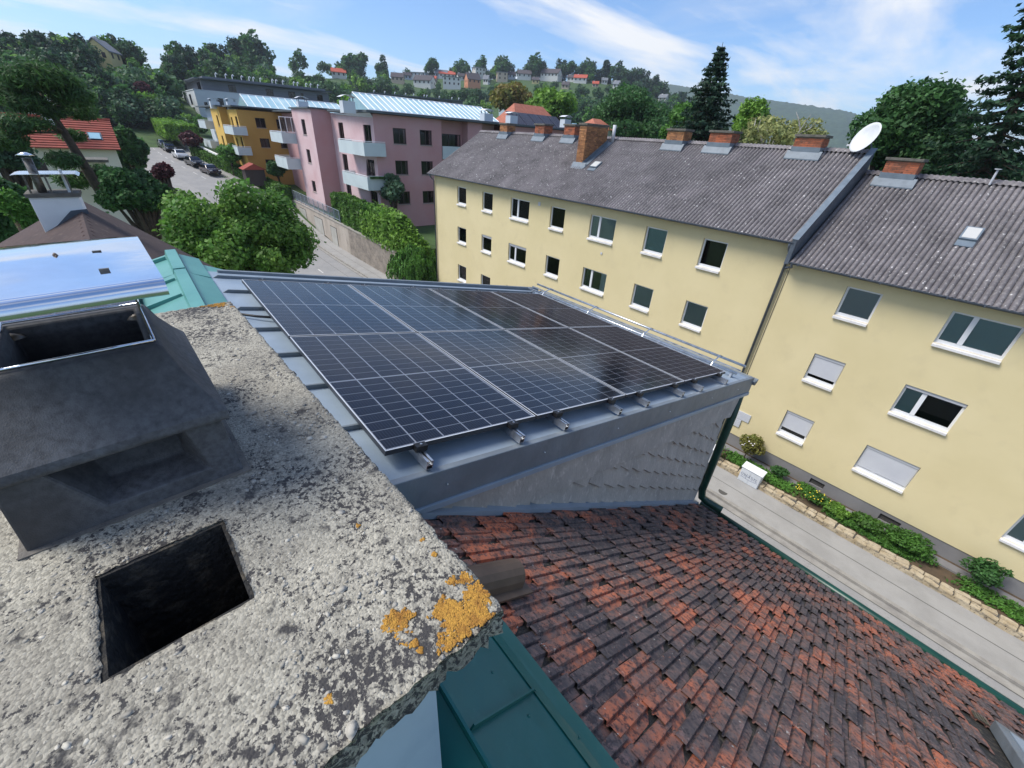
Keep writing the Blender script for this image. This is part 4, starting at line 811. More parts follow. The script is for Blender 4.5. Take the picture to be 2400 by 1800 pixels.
MB().tube([(-5.80, 25.0, .74), (-5.72, 25.0, .55), (-5.72, 24.95, -.2)], .03, 8).build('mast', 'zinc', dish); MB().tube([(-6.15, 24.9, .42), (-6.55, 24.95, .62)], .012, 6).build('feed_arm', 'dish_white', dish); MB().box((-6.64, 24.9, .58), (-6.5, 25.02, .66)).build('receiver', 'dish_white', dish)
# ------------------------------------------------------------------ low stone wall, garden strip, shrubs, cabinets
M('stone_tan', RGB(186, 172, 146), 0.92, island=.22, var=RGB(160, 142, 112), scale=2.5, bump=.5, bscale=35, var2=RGB(120, 112, 100), scale2=8, lo2=.52, hi2=.7)
M('cabinet_grey', RGB(206, 210, 214), 0.5, var=RGB(194, 198, 202), scale=1.5)
M('marker_blue', RGB(70, 84, 120), 0.7)
sw = thing('stone_wall', 'low dry stone garden wall with pale flat capstones beside the pavement', 'wall', (4, 18.6, -13.4))
MB().box((-5.9, 18.42, -13.7), (14, 18.80, -13.17)).build('wall_core', 'joint', sw)
def stone_mesh():
    m = MB(); r = random.Random(5); t = [(0, 0), (.3, -.03), (1, .02), (1.02, .6), (.97, 1), (.4, 1.03), (0, .97), (-.02, .4)]
    V = [(a, b, 0) for a, b in t] + [(a * .96 + .02, b * .94 + .03, 1 + r.uniform(-.12, .1)) for a, b in t]
    m.add(V, [tuple(range(8, 16)), tuple(range(8))[::-1]] + [(i, (i + 1) % 8, 8 + (i + 1) % 8, 8 + i) for i in range(8)]); return m.mesh('stone', 'stone_tan')
stm = stone_mesh(); x = -5.9
while x < 14:
    L = random.uniform(.25, .55); q = random.uniform(.35, .65)
    for y0, y1 in ((18.38, 18.38 + .44 * q), (18.38 + .44 * q, 18.82)):
        newobj('capstone', stm, sw, Matrix.Translation((x, y0, -13.175 + random.uniform(0, .012))) @ Matrix.Rotation(random.uniform(-.22, .22), 4, 'Z') @ Matrix.Diagonal((L - random.uniform(.01, .05), (y1 - y0) * random.uniform(.8, .98), .055, 1)))
    x += L
for row in range(3):
    x = -5.9 + random.uniform(-.2, 0)
    while x < 14:
        L = random.uniform(.22, .5); newobj('stone', stm, sw, Matrix.Translation((x, 18.385 + random.uniform(-.015, .02), -13.40 + row * .075)) @ Matrix.Diagonal((L - .015, .1, .066, 1))); x += L
tag(MB().add([(-34, 18.85, -13.20), (14, 18.85, -13.20), (14, 20.05, -12.98), (-34, 20.05, -12.98)], [(0, 1, 2, 3)]).build('garden_bed', 'soil'), kind='structure')
tag(MB().box((-6, 19.55, -13.2), (14, 20.02, -13.0)).build('path', 'plinth_grey'), kind='structure')
for name, gcol, gv in (('leaf_mid', (70, 104, 44), (52, 82, 34)), ('leaf_bright', (94, 122, 50), (72, 102, 42)), ('leaf_dark', (54, 84, 44), (42, 68, 38)), ('leaf_olive', (84, 92, 44), (100, 84, 46)), ('leaf_yew', (38, 62, 40), (30, 50, 34)), ('leaf_birch', (118, 120, 76), (92, 100, 60)), ('leaf_cherry', (66, 98, 42), (84, 110, 48)), ('leaf_copper', (72, 42, 46), (56, 36, 40)), ('leaf_thuja', (68, 96, 40), (52, 80, 34)), ('leaf_spruce', (36, 58, 42), (28, 46, 34)), ('leaf_pine', (58, 84, 44), (48, 72, 40)), ('leaf_blue', (70, 92, 70), (56, 78, 58)), ('leaf_far', (58, 82, 52), (46, 68, 44))):
    M(name, RGB(*[min(255, q * 1.4) for q in gcol]), 0.6, var=RGB(*[min(255, q * 1.36) for q in gv]), scale=.55, lo=.35, hi=.65, island=.42, trans=.38, spec=.35, detail=2)
M('bark', RGB(84, 72, 60), 0.95, var=RGB(60, 52, 44), scale=4, bump=.6, bscale=18); M('bark_pale', RGB(190, 186, 176), .9, var=RGB(120, 112, 104), scale=3)
M('flower_yellow', RGB(232, 206, 60), .7); M('flower_white', RGB(232, 226, 222), .7)
def crown_mesh(name, blobs, n, size, mat, seed, jitter=.9, shell=.6, aspect=1.6, trunk=None, droop=0):
    r = np.random.default_rng(seed); P, Nn = blob_points(blobs, n, r, shell); Nn = Nn * .9 + np.array([0, 0, .5]); V, Q = leaf_quads(P, Nn, size, r, aspect, jitter, droop)
    return npmesh(name, V, Q, mat)
def sub_blobs(c, R, k, seed, frac=.42, flat=.8):
    r = np.random.default_rng(seed); out = [(c[0], c[1], c[2], R[0] * .62, R[1] * .62, R[2] * .62)]
    for i in range(k):
        d = r.normal(0, 1, 3); d /= np.linalg.norm(d); d[2] = d[2] if d[2] > -.55 else -d[2] * .6
        f = frac * r.uniform(.55, 1.2); rr = r.uniform(.5, .8)
        out.append((c[0] + d[0] * R[0] * rr, c[1] + d[1] * R[1] * rr, c[2] + d[2] * R[2] * rr, R[0] * f, R[1] * f, R[2] * f * flat))
    return out
def limbs(base, blobs, r0, seed, lean=(0, 0)):
    r = random.Random(seed); mb = MB(); b = np.array(base, float); top = np.array(blobs[0][:3]); fork = b + (top - b) * .55
    mb.tube([b - [0, 0, .3], b + (fork - b) * .5 + [r.uniform(-.1, .1) * r0 * 5, 0, 0], fork, top], [r0 * 1.25, r0, r0 * .8, r0 * .35], 8)
    for q in blobs[1:]:
        e = np.array(q[:3]); m = fork + (e - fork) * .5 + [0, 0, .12 * np.linalg.norm(e - fork)]
        mb.tube([fork + (top - fork) * r.uniform(0, .4), m, e], [r0 * .5, r0 * .32, r0 * .12], 5)
    return mb
def tree(name, label, base, c, R, mat, n, size, seed, k=14, cat='tree', group=None, bark='bark', r0=None, jitter=.9, shell=.6, frac=.42, aspect=1.6):
    t = thing(name, label, cat, base, group); bl = sub_blobs(c, R, k, seed, frac)
    limbs(base, bl, r0 or max(.05, .035 * (c[2] + R[2] - base[2])), seed).build('trunk', bark, t, smooth=True)
    newobj('crown', crown_mesh('crown', bl, n, size, mat, seed, jitter, shell, aspect), t); return t
def crown_at(u0, u1, v0, v1, axis, val, depth=1.0):
    f = onx if axis == 'x' else ony; c = f((u0 + u1) / 2, (v0 + v1) / 2, val); a = f(u0, (v0 + v1) / 2, val); b = f(u1, (v0 + v1) / 2, val); t = f((u0 + u1) / 2, v0, val); d = f((u0 + u1) / 2, v1, val)
    w = np.linalg.norm(b - a) / 2; h = abs(t[2] - d[2]) / 2; return c, (w * depth, w * depth, h)
def ptree(name, label, box, axis, val, mat, n, size, seed, **k):
    c, R = crown_at(*box, axis, val); gz = float(terrain(c[0], c[1])); return tree(name, label, (c[0], c[1], min(gz, c[2] - R[2] * .8)), c, R, mat, n, size, seed, **k)
SG = 'shrubs between the stone wall and the yellow house'
tree('shrub', 'tall dark shrub with reddish leaves and white blooms behind the cabinets', (-4.1, 19.45, -13.05), (-4.05, 19.45, -12.1), (.62, .5, .78), 'leaf_olive', 3200, .06, 21, cat='shrub', group=SG, r0=.03)
tree('shrub', 'small dark shrub right of the grey cabinet', (-2.6, 19.5, -13.05), (-2.55, 19.5, -12.72), (.42, .34, .36), 'leaf_dark', 1500, .05, 22, cat='shrub', group=SG, r0=.02)
tree('shrub', 'loose rose bush with yellow blooms below the cellar vent', (-1.1, 19.35, -13.1), (-1.0, 19.35, -12.82), (.75, .42, .36), 'leaf_mid', 2200, .055, 23, cat='shrub', group=SG, r0=.02)
tree('shrub', 'pale yellow-green bush right of the rose bush', (-.05, 19.2, -13.1), (0, 19.2, -12.88), (.6, .42, .3), 'leaf_bright', 1800, .06, 24, cat='shrub', group=SG, r0=.02)
tree('shrub', 'broad-leaved bright green bush, middle of the garden strip', (.95, 19.3, -13.1), (.95, 19.3, -12.78), (.72, .5, .40), 'leaf_thuja', 1500, .10, 25, cat='shrub', group=SG, r0=.02)
tree('shrub', 'wide feathery green bush under the shuttered double window', (2.4, 19.35, -13.1), (2.4, 19.35, -12.7), (.95, .5, .48), 'leaf_mid', 3600, .06, 26, cat='shrub', group=SG, r0=.02)
tree('shrub', 'dark airy shrub at the right end of the garden strip', (4.35, 19.5, -13.1), (4.35, 19.45, -12.35), (.6, .45, .7), 'leaf_dark', 2200, .07, 27, cat='shrub', group=SG, r0=.03)
r_ = np.random.default_rng(31); n = 21000; gx = r_.uniform(-30, 12, n); gx[:14000] = r_.uniform(-6, 8, 14000); gy = r_.uniform(18.92, 19.55, n); k = np.sin(gx * 1.3) + np.sin(gx * 3.1 + 1) * .5 + r_.normal(0, .5, n) > .0
P = np.stack([gx, gy, -13.17 + (gy - 18.9) * .2 + r_.uniform(0, .16, n)], 1)[k]; V, Q = leaf_quads(P, np.tile([0, -.3, 1.], (len(P), 1)), .055, r_, 2.6, .8)
tag(newobj('ground_cover', npmesh('ground_cover', V, Q, 'leaf_mid')), 'low green ground cover and grass along the garden wall', 'ground cover', kind='stuff')
def blooms(par, c, R, n, mat, seed, s=.03):
    r = np.random.default_rng(seed); d = r.normal(0, 1, (n, 3)); d /= np.linalg.norm(d, axis=1)[:, None]; d[:, 2] = abs(d[:, 2]); d[:, 1] = -abs(d[:, 1]); V, Q = lumps(np.array(c) + d * np.array(R), np.full((n, 3), s), seed); tag(newobj('blooms', npmesh('blooms', V, Q, mat, True), par), kind='stuff')
sh = [o for o in bpy.data.objects if o.name.startswith('shrub')]
blooms(sh[2], (-1.0, 19.35, -12.82), (.7, .4, .34), 26, 'flower_yellow', 1); blooms(sh[0], (-4.05, 19.45, -12.2), (.55, .45, .6), 9, 'flower_white', 2, .045)
def cabinet(x0, x1, label, scribble):
    t = thing('utility_cabinet', label, 'utility cabinet', ((x0 + x1) / 2, 18.6, -13.4), 'grey street cabinets'); zt2 = -12.52
    MB().prism([(x0, 18.28, -13.39), (x0, 18.28, zt2 - .09), (x0, 18.66, zt2 - .02), (x0, 18.70, -13.39)], (x1 - x0, 0, 0)).build('body', 'cabinet_grey', t, bevel=.01)
    MB().prism([(x0 - .03, 18.24, zt2 - .085), (x0 - .03, 18.24, zt2 - .05), (x0 - .03, 18.68, zt2 + .03), (x0 - .03, 18.74, zt2 - .01), (x0 - .03, 18.70, zt2 - .03)], (x1 - x0 + .06, 0, 0)).build('lid', 'white_frame', t, bevel=.008)
    MB().box((x0 + .02, 18.262, -13.34), ((x0 + x1) / 2 - .004, 18.279, zt2 - .12)).build('door', 'cabinet_grey', t); MB().box(((x0 + x1) / 2 + .004, 18.262, -13.34), (x1 - .02, 18.279, zt2 - .12)).build('door', 'cabinet_grey', t)
    if scribble:
        g = MB(); r = random.Random(3); pts = []
        for k, st in enumerate(([(.10, .45), (.06, .55), (.12, .62), (.18, .55), (.14, .45), (.10, .45)], [(.22, .62), (.24, .42), (.27, .6), (.30, .42)], [(.36, .64), (.34, .30)], [(.30, .55), (.46, .45)], [(.44, .62), (.52, .44)], [(.52, .62), (.43, .44)], [(.66, .58), (.58, .58), (.58, .5), (.66, .5), (.66, .42), (.58, .42)], [(.74, .6), (.72, .42)], [(.70, .58), (.82, .56)], [(.84, .58), (.80, .42), (.90, .44)], [(.08, .36), (.5, .30), (.92, .36)])):
            g.tube([(x0 + a * (x1 - x0), 18.258, -13.39 + b * .87) for a, b in st], .006, 4)
        g.build('scribble', 'marker_blue', t)
cabinet(-3.75, -2.85, 'grey street cabinet with blue scribble, standing before the stone wall', True)
cabinet(-5.75, -4.95, 'grey street cabinet half hidden behind the green downpipe', False)
# ------------------------------------------------------------------ retaining wall with garages, terrace, hedges
M('retaining', RGB(184, 174, 162), 0.95, var=RGB(156, 146, 134), scale=.5, lo=.4, hi=.7, bump=.2, bscale=20, var2=RGB(126, 116, 106), scale2=1.6, lo2=.56, hi2=.75, stretch=(1, 1, .35))
M('retaining_stone', RGB(152, 142, 130), 0.95, var=RGB(118, 110, 102), scale=1.2, lo=.4, hi=.7, bump=.6, bscale=12, var2=RGB(96, 90, 84), scale2=5, lo2=.5, hi2=.75)
M('garage_door', RGB(178, 176, 168), 0.7, var=RGB(164, 162, 154), scale=1)
M('railing_grey', RGB(136, 148, 160), 0.5)
rwl = thing('retaining_wall', 'tall plastered retaining wall with garage doors along the street', 'wall', (-58, 18.6, -13.4))
MB().prism([(-51.5, 18.4, -13.8), (-80, 18.4, -10.2), (-80, 18.4, -9.85), (-51.5, 18.4, -10.2)], (0, .5, 0)).build('wall', 'retaining', rwl)
MB().prism([(-39.6, 18.38, -13.8), (-51.5, 18.38, -13.8), (-51.5, 18.38, -10.25), (-39.6, 18.38, -10.5)], (0, .5, 0)).build('stone_wall', 'retaining_stone', rwl)
MB().box((-39.65, 18.36, -13.8), (-39.2, 22, -10.4)).build('return_wall', 'retaining_stone', rwl)
MB().prism([(-39.5, 18.33, -10.46), (-51.5, 18.33, -10.22), (-80, 18.33, -9.84), (-80, 18.33, -9.74), (-51.5, 18.33, -10.12), (-39.5, 18.33, -10.36)], (0, .6, 0)).build('coping', 'kerb_stone', rwl)
for xa, xb, z0, z1 in ((-57.6, -55.6, -13.35, -11.0), (-63.8, -60.6, -12.9, -10.75), (-70, -67.4, -11.7, -10.5)):
    dd = MB().box((xa, 18.36, z0), (xb, 18.405, z1)).build('garage_door', 'garage_door', rwl); MB().box((xa - .08, 18.37, z0), (xa, 18.42, z1 + .08)).build('door_frame', 'joint', dd); MB().box((xb, 18.37, z0), (xb + .08, 18.42, z1 + .08)).build('door_frame', 'joint', dd); MB().box((xa, 18.37, z1), (xb, 18.42, z1 + .08)).build('door_frame', 'joint', dd)
rl = thing('railing', 'grey metal bar railing on top of the retaining wall', 'railing', (-66, 18.6, -9.9))
for k in range(2): MB().tube([(-54.3, 18.6, -10.06 + .12 + k * 1.1 + .1), (-79, 18.6, -9.78 + .12 + k * 1.1 + .1)], .035, 6).build('rail', 'railing_grey', rl)
for k in range(14):
    x = -54.3 - k * 1.9; z = -10.06 + (-54.3 - x) / 24.7 * .28
    MB().box((x - .04, 18.56, z), (x + .04, 18.64, z + 1.3)).build('post', 'railing_grey', rl)
    if k < 13:
        p = MB()
        for j in range(1, 12): p.box((x - j * .158 - .012, 18.59, z + .18), (x - j * .158 + .012, 18.61, z + 1.22))
        p.build('bar_panel', 'railing_grey', rl)
tag(MB().prism([(-39.3, 18.9, -10.5), (-52, 18.9, -10.3), (-80, 18.9, -9.9), (-80, 60, -9.5), (-39.3, 60, -10.5)], (0, 0, -3.6)).build('terrace', 'grass'), kind='structure')
tag(MB().prism([(-80, 16.4, -9.9), (-100, 12.0, -6.9), (-125, 11.0, -4.9), (-125, 45, -4), (-80, 45, -9.2)], (0, 0, -3.0)).build('terrace', 'grass'), kind='structure')
def hedge(label, pts, w, h, n, size, mat, seed, name='hedge', aspect=1.6, sides=.05):
    t = thing(name, label, 'hedge', pts[0]); r = np.random.default_rng(seed); core = MB(); P = []; Nn = []
    for a, b in zip(pts[:-1], pts[1:]):
        a = np.array(a, float); b = np.array(b, float); d = b - a; L = np.linalg.norm(d); nn = np.array([d[1], -d[0], 0]); nn /= np.linalg.norm(nn)
        core.obox(a - nn * w * .40, d, nn * w * .80, (0, 0, h * .92)); m = max(10, int(n * L / sum(np.linalg.norm(np.array(q) - np.array(p)) for p, q in zip(pts[:-1], pts[1:]))))
        s = r.uniform(-.01, 1.01, m); f = r.choice(4, m, p=[.36, .30, .24, .10]); off = np.zeros((m, 3)); N_ = np.zeros((m, 3))
        zz = r.uniform(0, h, m); ww = r.uniform(-.5, .5, m) * w; bulge = .07 * np.sin(s * L * 2.2) + .05 * np.sin(s * L * 5.7 + 1) + r.normal(0, sides, m)
        off[f == 0] = np.outer(np.ones((f == 0).sum()), nn) * (w * .5 + bulge[f == 0])[:, None] + np.array([0, 0, 1]) * zz[f == 0][:, None]; N_[f == 0] = nn
        off[f == 1] = nn * ww[f == 1][:, None] + np.array([0, 0, 1]) * (h + bulge[f == 1])[:, None]; N_[f == 1] = (0, 0, 1)
        off[f == 2] = -nn * (w * .5 + bulge[f == 2])[:, None] + np.array([0, 0, 1]) * zz[f == 2][:, None]; N_[f == 2] = -nn
        e = f == 3; s[e] = np.where(r.uniform(0, 1, e.sum()) > .5, 1.0, 0.0); off[e] = nn * ww[e][:, None] + np.array([0, 0, 1]) * zz[e][:, None]; N_[e] = d / L * np.where(s[e] > .5, 1, -1)[:, None]
        P.append(a + d * s[:, None] + off); Nn.append(N_)
    core.build('hedge_core', 'leaf_dark', t); V, Q = leaf_quads(np.concatenate(P), np.concatenate(Nn), size, r, aspect, .55); newobj('foliage', npmesh('foliage', V, Q, mat), t); return t
hedge('tall clipped conifer hedge on the retaining wall before the pink house', [(-46.3, 19.4, -10.4), (-57, 19.6, -10.2)], 1.5, 3.1, 14000, .22, 'leaf_thuja', 41, aspect=2.2)
hedge('flowering climber hedge at the wall corner beside the yellow house', [(-37.3, 20.6, -13.2), (-40.5, 19.6, -10.5), (-47, 19.7, -10.4)], 2.0, 2.9, 13000, .2, 'leaf_bright', 42, sides=.25)
hedge('long clipped hedge along the sloping pavement before the ochre house', [(-73, 17.6, -9.9), (-82, 16.1, -9.2), (-93, 13.6, -7.6), (-105, 11.4, -6.3)], 1.6, 1.7, 12000, .25, 'leaf_thuja', 43)
hedge('low clipped hedge in the garden below the white block', [(-112, 10.8, -3.9), (-135, 10.6, -3.2)], 5, 2.4, 9000, .4, 'leaf_bright', 44)
wt = thing('weeping_conifer', 'weeping conifer with drooping green branches at the yellow house corner', 'tree', (-36.6, 18.9, -13.3))
r_ = np.random.default_rng(51); P = []; N_ = []
MB().tube([(-36.6, 18.9, -13.5), (-36.5, 18.9, -11), (-36.5, 18.8, -9.5)], [.14, .1, .04], 6).build('trunk', 'bark', wt)
for k in range(360):
    a = r_.uniform(0, 6.28); rr = r_.uniform(.2, 2.3); z0 = -9.6 - .28 * rr ** 1.5 + r_.normal(0, .25); L = r_.uniform(.8, 2.6); m = 40; t = np.linspace(0, 1, m)
    P.append(np.stack([-36.5 + np.cos(a) * rr * (1 + .15 * t) + r_.normal(0, .03, m), 18.9 + np.sin(a) * rr * (1 + .15 * t) + r_.normal(0, .03, m), z0 - L * t], 1)); N_.append(np.tile([math.cos(a), math.sin(a), .2], (m, 1)))
V, Q = leaf_quads(np.concatenate(P), np.concatenate(N_), .10, r_, 3.2, .5, droop=3); newobj('crown', npmesh('crown', V, Q, 'leaf_mid'), wt)
ptree('shrub', 'dark conical evergreen before the pink wall', (893, 948, 405, 490), 'x', -48.5, 'leaf_blue', 3000, .22, 52, cat='shrub')
# ------------------------------------------------------------------ pink and ochre apartment blocks
M('pink_wall', RGB(192, 156, 158), .92, var=RGB(188, 142, 142), scale=.25, lo=.3, hi=.7); M('pink_sunlit', RGB(214, 188, 190), .92, var=RGB(204, 170, 172), scale=.3)  # street-facing pink walls use a lighter copy, sunlight put into the colour
M('ochre_wall', RGB(190, 150, 80), .92, var=RGB(182, 142, 72), scale=.3); M('ochre_sunlit', RGB(222, 184, 96), .92, var=RGB(212, 174, 88), scale=.3)  # same for ochre: the paler copy paints the sun on street-facing walls
M('white_wall', RGB(206, 214, 220), .9, var=RGB(196, 204, 212), scale=.3); M('balcony', RGB(196, 208, 210), .8, var=RGB(184, 196, 200), scale=.5)
M('roof_grey', RGB(88, 98, 104), .8, var=RGB(76, 86, 92), scale=.6); M('clad_grey', RGB(112, 116, 124), .8, var=RGB(98, 102, 110), scale=.8, stretch=(.3, .3, 6), bump=.4, bscale=1.2)
M('dark_frame', RGB(58, 48, 46), .6); M('blind_brown', RGB(70, 60, 62), .8, var=RGB(60, 52, 54), scale=2); M('cyan_glass', RGB(150, 190, 204), .12, var=RGB(176, 206, 214), scale=.35, spec=.8)
glass_mat('far_glass', tint=(.55, .6, .6, 1), rough=.02)
def fmap(kind, v): return (lambda a, z, d: (v - d, a, z)) if kind == '+x' else (lambda a, z, d: (a, v + d, z))
def wallM(parent, kind, v, a0, a1, z0, z1, wins, mat, frame='dark_frame', name='wall'):
    m = fmap(kind, v); mb = MB(); ops = [w[:4] for w in wins]; xs = sorted({a0, a1} | {q for o in ops for q in o[:2]}); zs = sorted({z0, z1} | {q for o in ops for q in o[2:4]})
    for a, b in zip(xs[:-1], xs[1:]):
        for c, d in zip(zs[:-1], zs[1:]):
            if any(o[0] <= a and b <= o[1] and o[2] <= c and d <= o[3] for o in ops): continue
            mb.quad(m(a, c, 0), m(b, c, 0), m(b, d, 0), m(a, d, 0))
    for (a, b, c, d) in ops:
        for p, q in (((a, c), (a, d)), ((b, c), (b, d)), ((a, d), (b, d)), ((a, c), (b, c))): mb.quad(m(*p, 0), m(*q, 0), m(*q, .2), m(*p, .2))
    mb.build(name, mat, parent)
    for w in wins:
        a, b, c, d = w[:4]; nb = 2 if (b - a) > 1.05 else 1; f = MB(); t = .07
        def bar(p, q, e0=.12, e1=.19):
            (a0_, c0_), (a1_, c1_) = p, q; A = np.array(m(a0_, c0_, e0)); B = np.array(m(a1_, c1_, e1)); f.box(np.minimum(A, B), np.maximum(A, B))
        bar((a, c), (a + t, d)); bar((b - t, c), (b, d)); bar((a, c), (b, c + t)); bar((a, d - t), (b, d))
        if nb == 2: bar(((a + b) / 2 - .05, c), ((a + b) / 2 + .05, d))
        wo_ = f.build('window', frame, parent); A = np.array(m(a, c, .16)); B = np.array(m(b, d, .165)); MB().box(np.minimum(A, B), np.maximum(A, B)).build('pane', 'far_glass', wo_)
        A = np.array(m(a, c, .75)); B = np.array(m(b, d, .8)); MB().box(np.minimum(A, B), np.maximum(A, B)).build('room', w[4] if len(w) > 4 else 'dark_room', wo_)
        A = np.array(m(a - .05, c - .09, -.06)); B = np.array(m(b + .05, c - .01, .12)); MB().box(np.minimum(A, B), np.maximum(A, B)).build('sill', 'kerb_stone', wo_)
def balcony(parent, x0, x1, y0, y1, z0, z1, open_side='none'):
    b = MB(); t = .12; b.box((x0, y0, z0), (x1, y1, z0 + .14)); b.box((x0, y0, z0 + .14), (x1, y0 + t, z1)); b.box((x1 - t, y0 + t, z0 + .14), (x1, y1, z1)); b.box((x0, y0 + t, z0 + .14), (x0 + t, y1, z1))
    o = b.build('balcony', 'balcony', parent); MB().tube([(x0, y1, z1 + .1), (x0 + .05, y0 + .05, z1 + .1), (x1 - .05, y0 + .05, z1 + .1), (x1 - .05, y1, z1 + .1)], .035, 6).build('handrail', 'white_frame', o); return o
def shell(parent, x0, x1, y0, y1, z0, z1, mat, sides='by'):
    w = MB(); w.quad((x0, y0, z0), (x0, y1, z0), (x0, y1, z1), (x0, y0, z1)); w.quad((x0, y1, z0), (x1, y1, z0), (x1, y1, z1), (x0, y1, z1)); w.build('wall', mat, parent)
pk = thing('pink_apartment_block', 'pink apartment block with pale balconies and a long glazed roof', 'building', (-58, 28, -10))
rz3 = [(-1.25, .28), (-4.38, -2.92), (-7.6, -6.2)]
wn_ = [(24.3, 25.9, c, d) for c, d in rz3] + [(27.66, 29.25, c, d, 'blind_brown') for c, d in rz3[:1]] + [(27.66, 29.25, c, d) for c, d in rz3[1:]]
wallM(pk, '+x', -49.8, 22.1, 30.6, -10.4, 1.45, wn_, 'pink_wall')
wallM(pk, '+x', -51.1, 30.6, 34.4, -10.4, 1.45, [(30.75, 34.2, c - 1.1, c + 1.3) for c, d in rz3], 'pink_wall'); MB().quad((-49.8, 30.6, -10.4), (-51.1, 30.6, -10.4), (-51.1, 30.6, 1.45), (-49.8, 30.6, 1.45)).quad((-49.8, 34.4, -10.4), (-51.1, 34.4, -10.4), (-51.1, 34.4, 1.45), (-49.8, 34.4, 1.45)).build('recess_side', 'pink_wall', pk)
for c, d in rz3: MB().box((-50.9, 30.62, c - 1.4), (-49.6, 34.38, c - 1.25)).box((-49.75, 30.62, c - 1.25), (-49.6, 34.38, c + .0)).build('balcony', 'balcony', pk)
wallM(pk, '+x', -49.8, 34.4, 36.6, -10.4, 1.45, [], 'pink_wall'); wallM(pk, '+x', -51.1, 36.6, 39.5, -10.4, 1.45, [(36.8, 39.3, c - 1.1, c + 1.3) for c, d in rz3[:1]], 'pink_wall'); wallM(pk, '+x', -49.8, 39.5, 60, -10.4, 1.45, [(42 + 4 * k, 43.5 + 4 * k, c, d) for k in range(4) for c, d in rz3[:1]], 'pink_wall')
wallM(pk, '-y', 22.1, -62.46, -49.8, -10.4, 1.45, [(-52.6, -50.6, -2.4, .4), (-52.6, -50.6, -5.6, -3.0), (-52.6, -50.6, -8.6, -6.3), (-60.2, -58.6, -1.9, .5), (-60.2, -58.6, -5.0, -2.9), (-60.2, -58.6, -8.4, -6.2)], 'pink_sunlit')
wallM(pk, '+x', -62.46, 19.76, 22.1, -10.2, 1.75, [], 'pink_wall')
wallM(pk, '-y', 19.76, -70.4, -62.46, -10, 1.75, [(-66.9, -65.4, -1.1, .6), (-66.9, -65.4, -4.4, -2.8), (-66.9, -65.4, -8, -6.6)], 'pink_sunlit')
shell(pk, -70.4, -49.9, 19.8, 60, -10, 1.4, 'pink_wall')
wallM(pk, '+x', -71.0, 22.1, 32, -10, 1.6, [], 'pink_wall'); wallM(pk, '-y', 22.0, -84, -70.4, -9.5, 1.4, [(-74, -71.2, -1.0, .9), (-74, -71.2, -4.2, -2.0), (-74, -71.2, -8.3, -5.6)], 'pink_wall')
rf = MB().prism([(-49.2, 21.2, 1.5), (-49.2, 60, 1.5), (-62, 60, 1.6), (-62, 21.6, 1.6)], (0, 0, .22)).build('roof', 'roof_grey', pk)
MB().prism([(-49.25, 21.6, 1.46), (-52.2, 21.6, 1.46), (-60, 21.9, 1.3), (-52, 22.1, 1.1), (-49.8, 22.1, 1.1)], (0, 0, .03)).build('soffit', 'white_wall', rf)
MB().prism([(-62.2, 19.4, 1.76), (-62.2, 32, 1.76), (-71, 32, 1.76), (-71, 19.6, 1.76)], (0, 0, .16)).build('roof', 'roof_grey', pk)
MB().prism([(-69.8, 20.4, 1.50), (-69.8, 34, 1.50), (-84.6, 34, 1.5), (-84.6, 20.6, 1.5)], (0, 0, .16)).build('roof', 'roof_grey', pk)
for b in ((-56.6, -49.2, 20.5, 23.0, -2.55, -1.25), (-56.6, -49.2, 20.5, 23.0, -5.95, -4.6), (-76.5, -70.4, 17.95, 20.1, -2.35, -1.1), (-76.5, -70.4, 17.95, 20.1, -5.55, -4.2)): balcony(pk, *b)
pf = MB()
for k in range(9): pf.box((-49.15, 20.8 + k * .25, -4.75), (-48.95, 21.0 + k * .25, -4.5))
pf.build('flower_boxes', 'leaf_dark', pk)
ps = thing('parasol', 'closed dark parasol standing on the lower pink balcony', 'parasol', (-51.2, 21.5, -5.8)); MB().tube([(-51.2, 21.5, -5.8), (-51.2, 21.5, -3.0)], .03, 6).build('pole', 'zinc', ps); MB().tube([(-51.2, 21.5, -4.7), (-51.2, 21.5, -4.2), (-51.2, 21.5, -3.05)], [.22, .16, .03], 8).build('canopy', 'dark_frame', ps)
be = thing('balcony_screen', 'white framed glass screen on the upper balcony between ochre and pink', 'screen', (-71, 18.1, -1.1))
for y in (18.05, 18.8, 19.5, 20.0): MB().box((-70.55, y - .04, -1.0), (-70.47, y + .04, .7)).build('post', 'white_frame', be)
MB().box((-70.56, 18.0, .7), (-70.46, 20.1, .8)).build('top_bar', 'white_frame', be); MB().box((-70.52, 18.1, -.9), (-70.50, 20.0, .68)).build('pane', 'far_glass', be)
def skylight(parent, xb, zb, xt, zt, ya, yb, n, back):
    f = MB(); f.tube([(xt, ya, zt), (xt, yb, zt)], .10, 6); f.tube([(xb, ya, zb), (xb, yb, zb)], .07, 6)
    dy = (yb - ya) / n
    for k in range(n + 1): f.tube([(xb, ya + k * dy, zb + .03), (xt, ya + k * dy, zt + .03)], .06, 4)
    f.tube([(back, ya, zb), (xt, ya, zt)], .06, 4); f.tube([(back, yb, zb), (xt, yb, zt)], .06, 4)
    s = f.build('skylight', 'white_frame', parent)
    for k in range(n): MB().add([(xb, ya + k * dy + .05, zb), (xb, ya + (k + 1) * dy - .05, zb), (xt, ya + (k + 1) * dy - .05, zt), (xt, ya + k * dy + .05, zt)], [(0, 1, 2, 3)]).build('pane', 'cyan_glass', s)
    MB().add([(xb, ya, zb), (back, ya, zb), (xt, ya, zt - .05)], [(0, 1, 2)]).build('gable_pane', 'cyan_glass', s); MB().add([(xb, yb, zb), (back, yb, zb), (xt, yb, zt - .05)], [(0, 1, 2)]).build('gable_pane', 'cyan_glass', s); MB().quad((back, ya, zb), (back, yb, zb), (xt, yb, zt - .02), (xt, ya, zt - .02)).build('back_pane', 'cyan_glass', s)
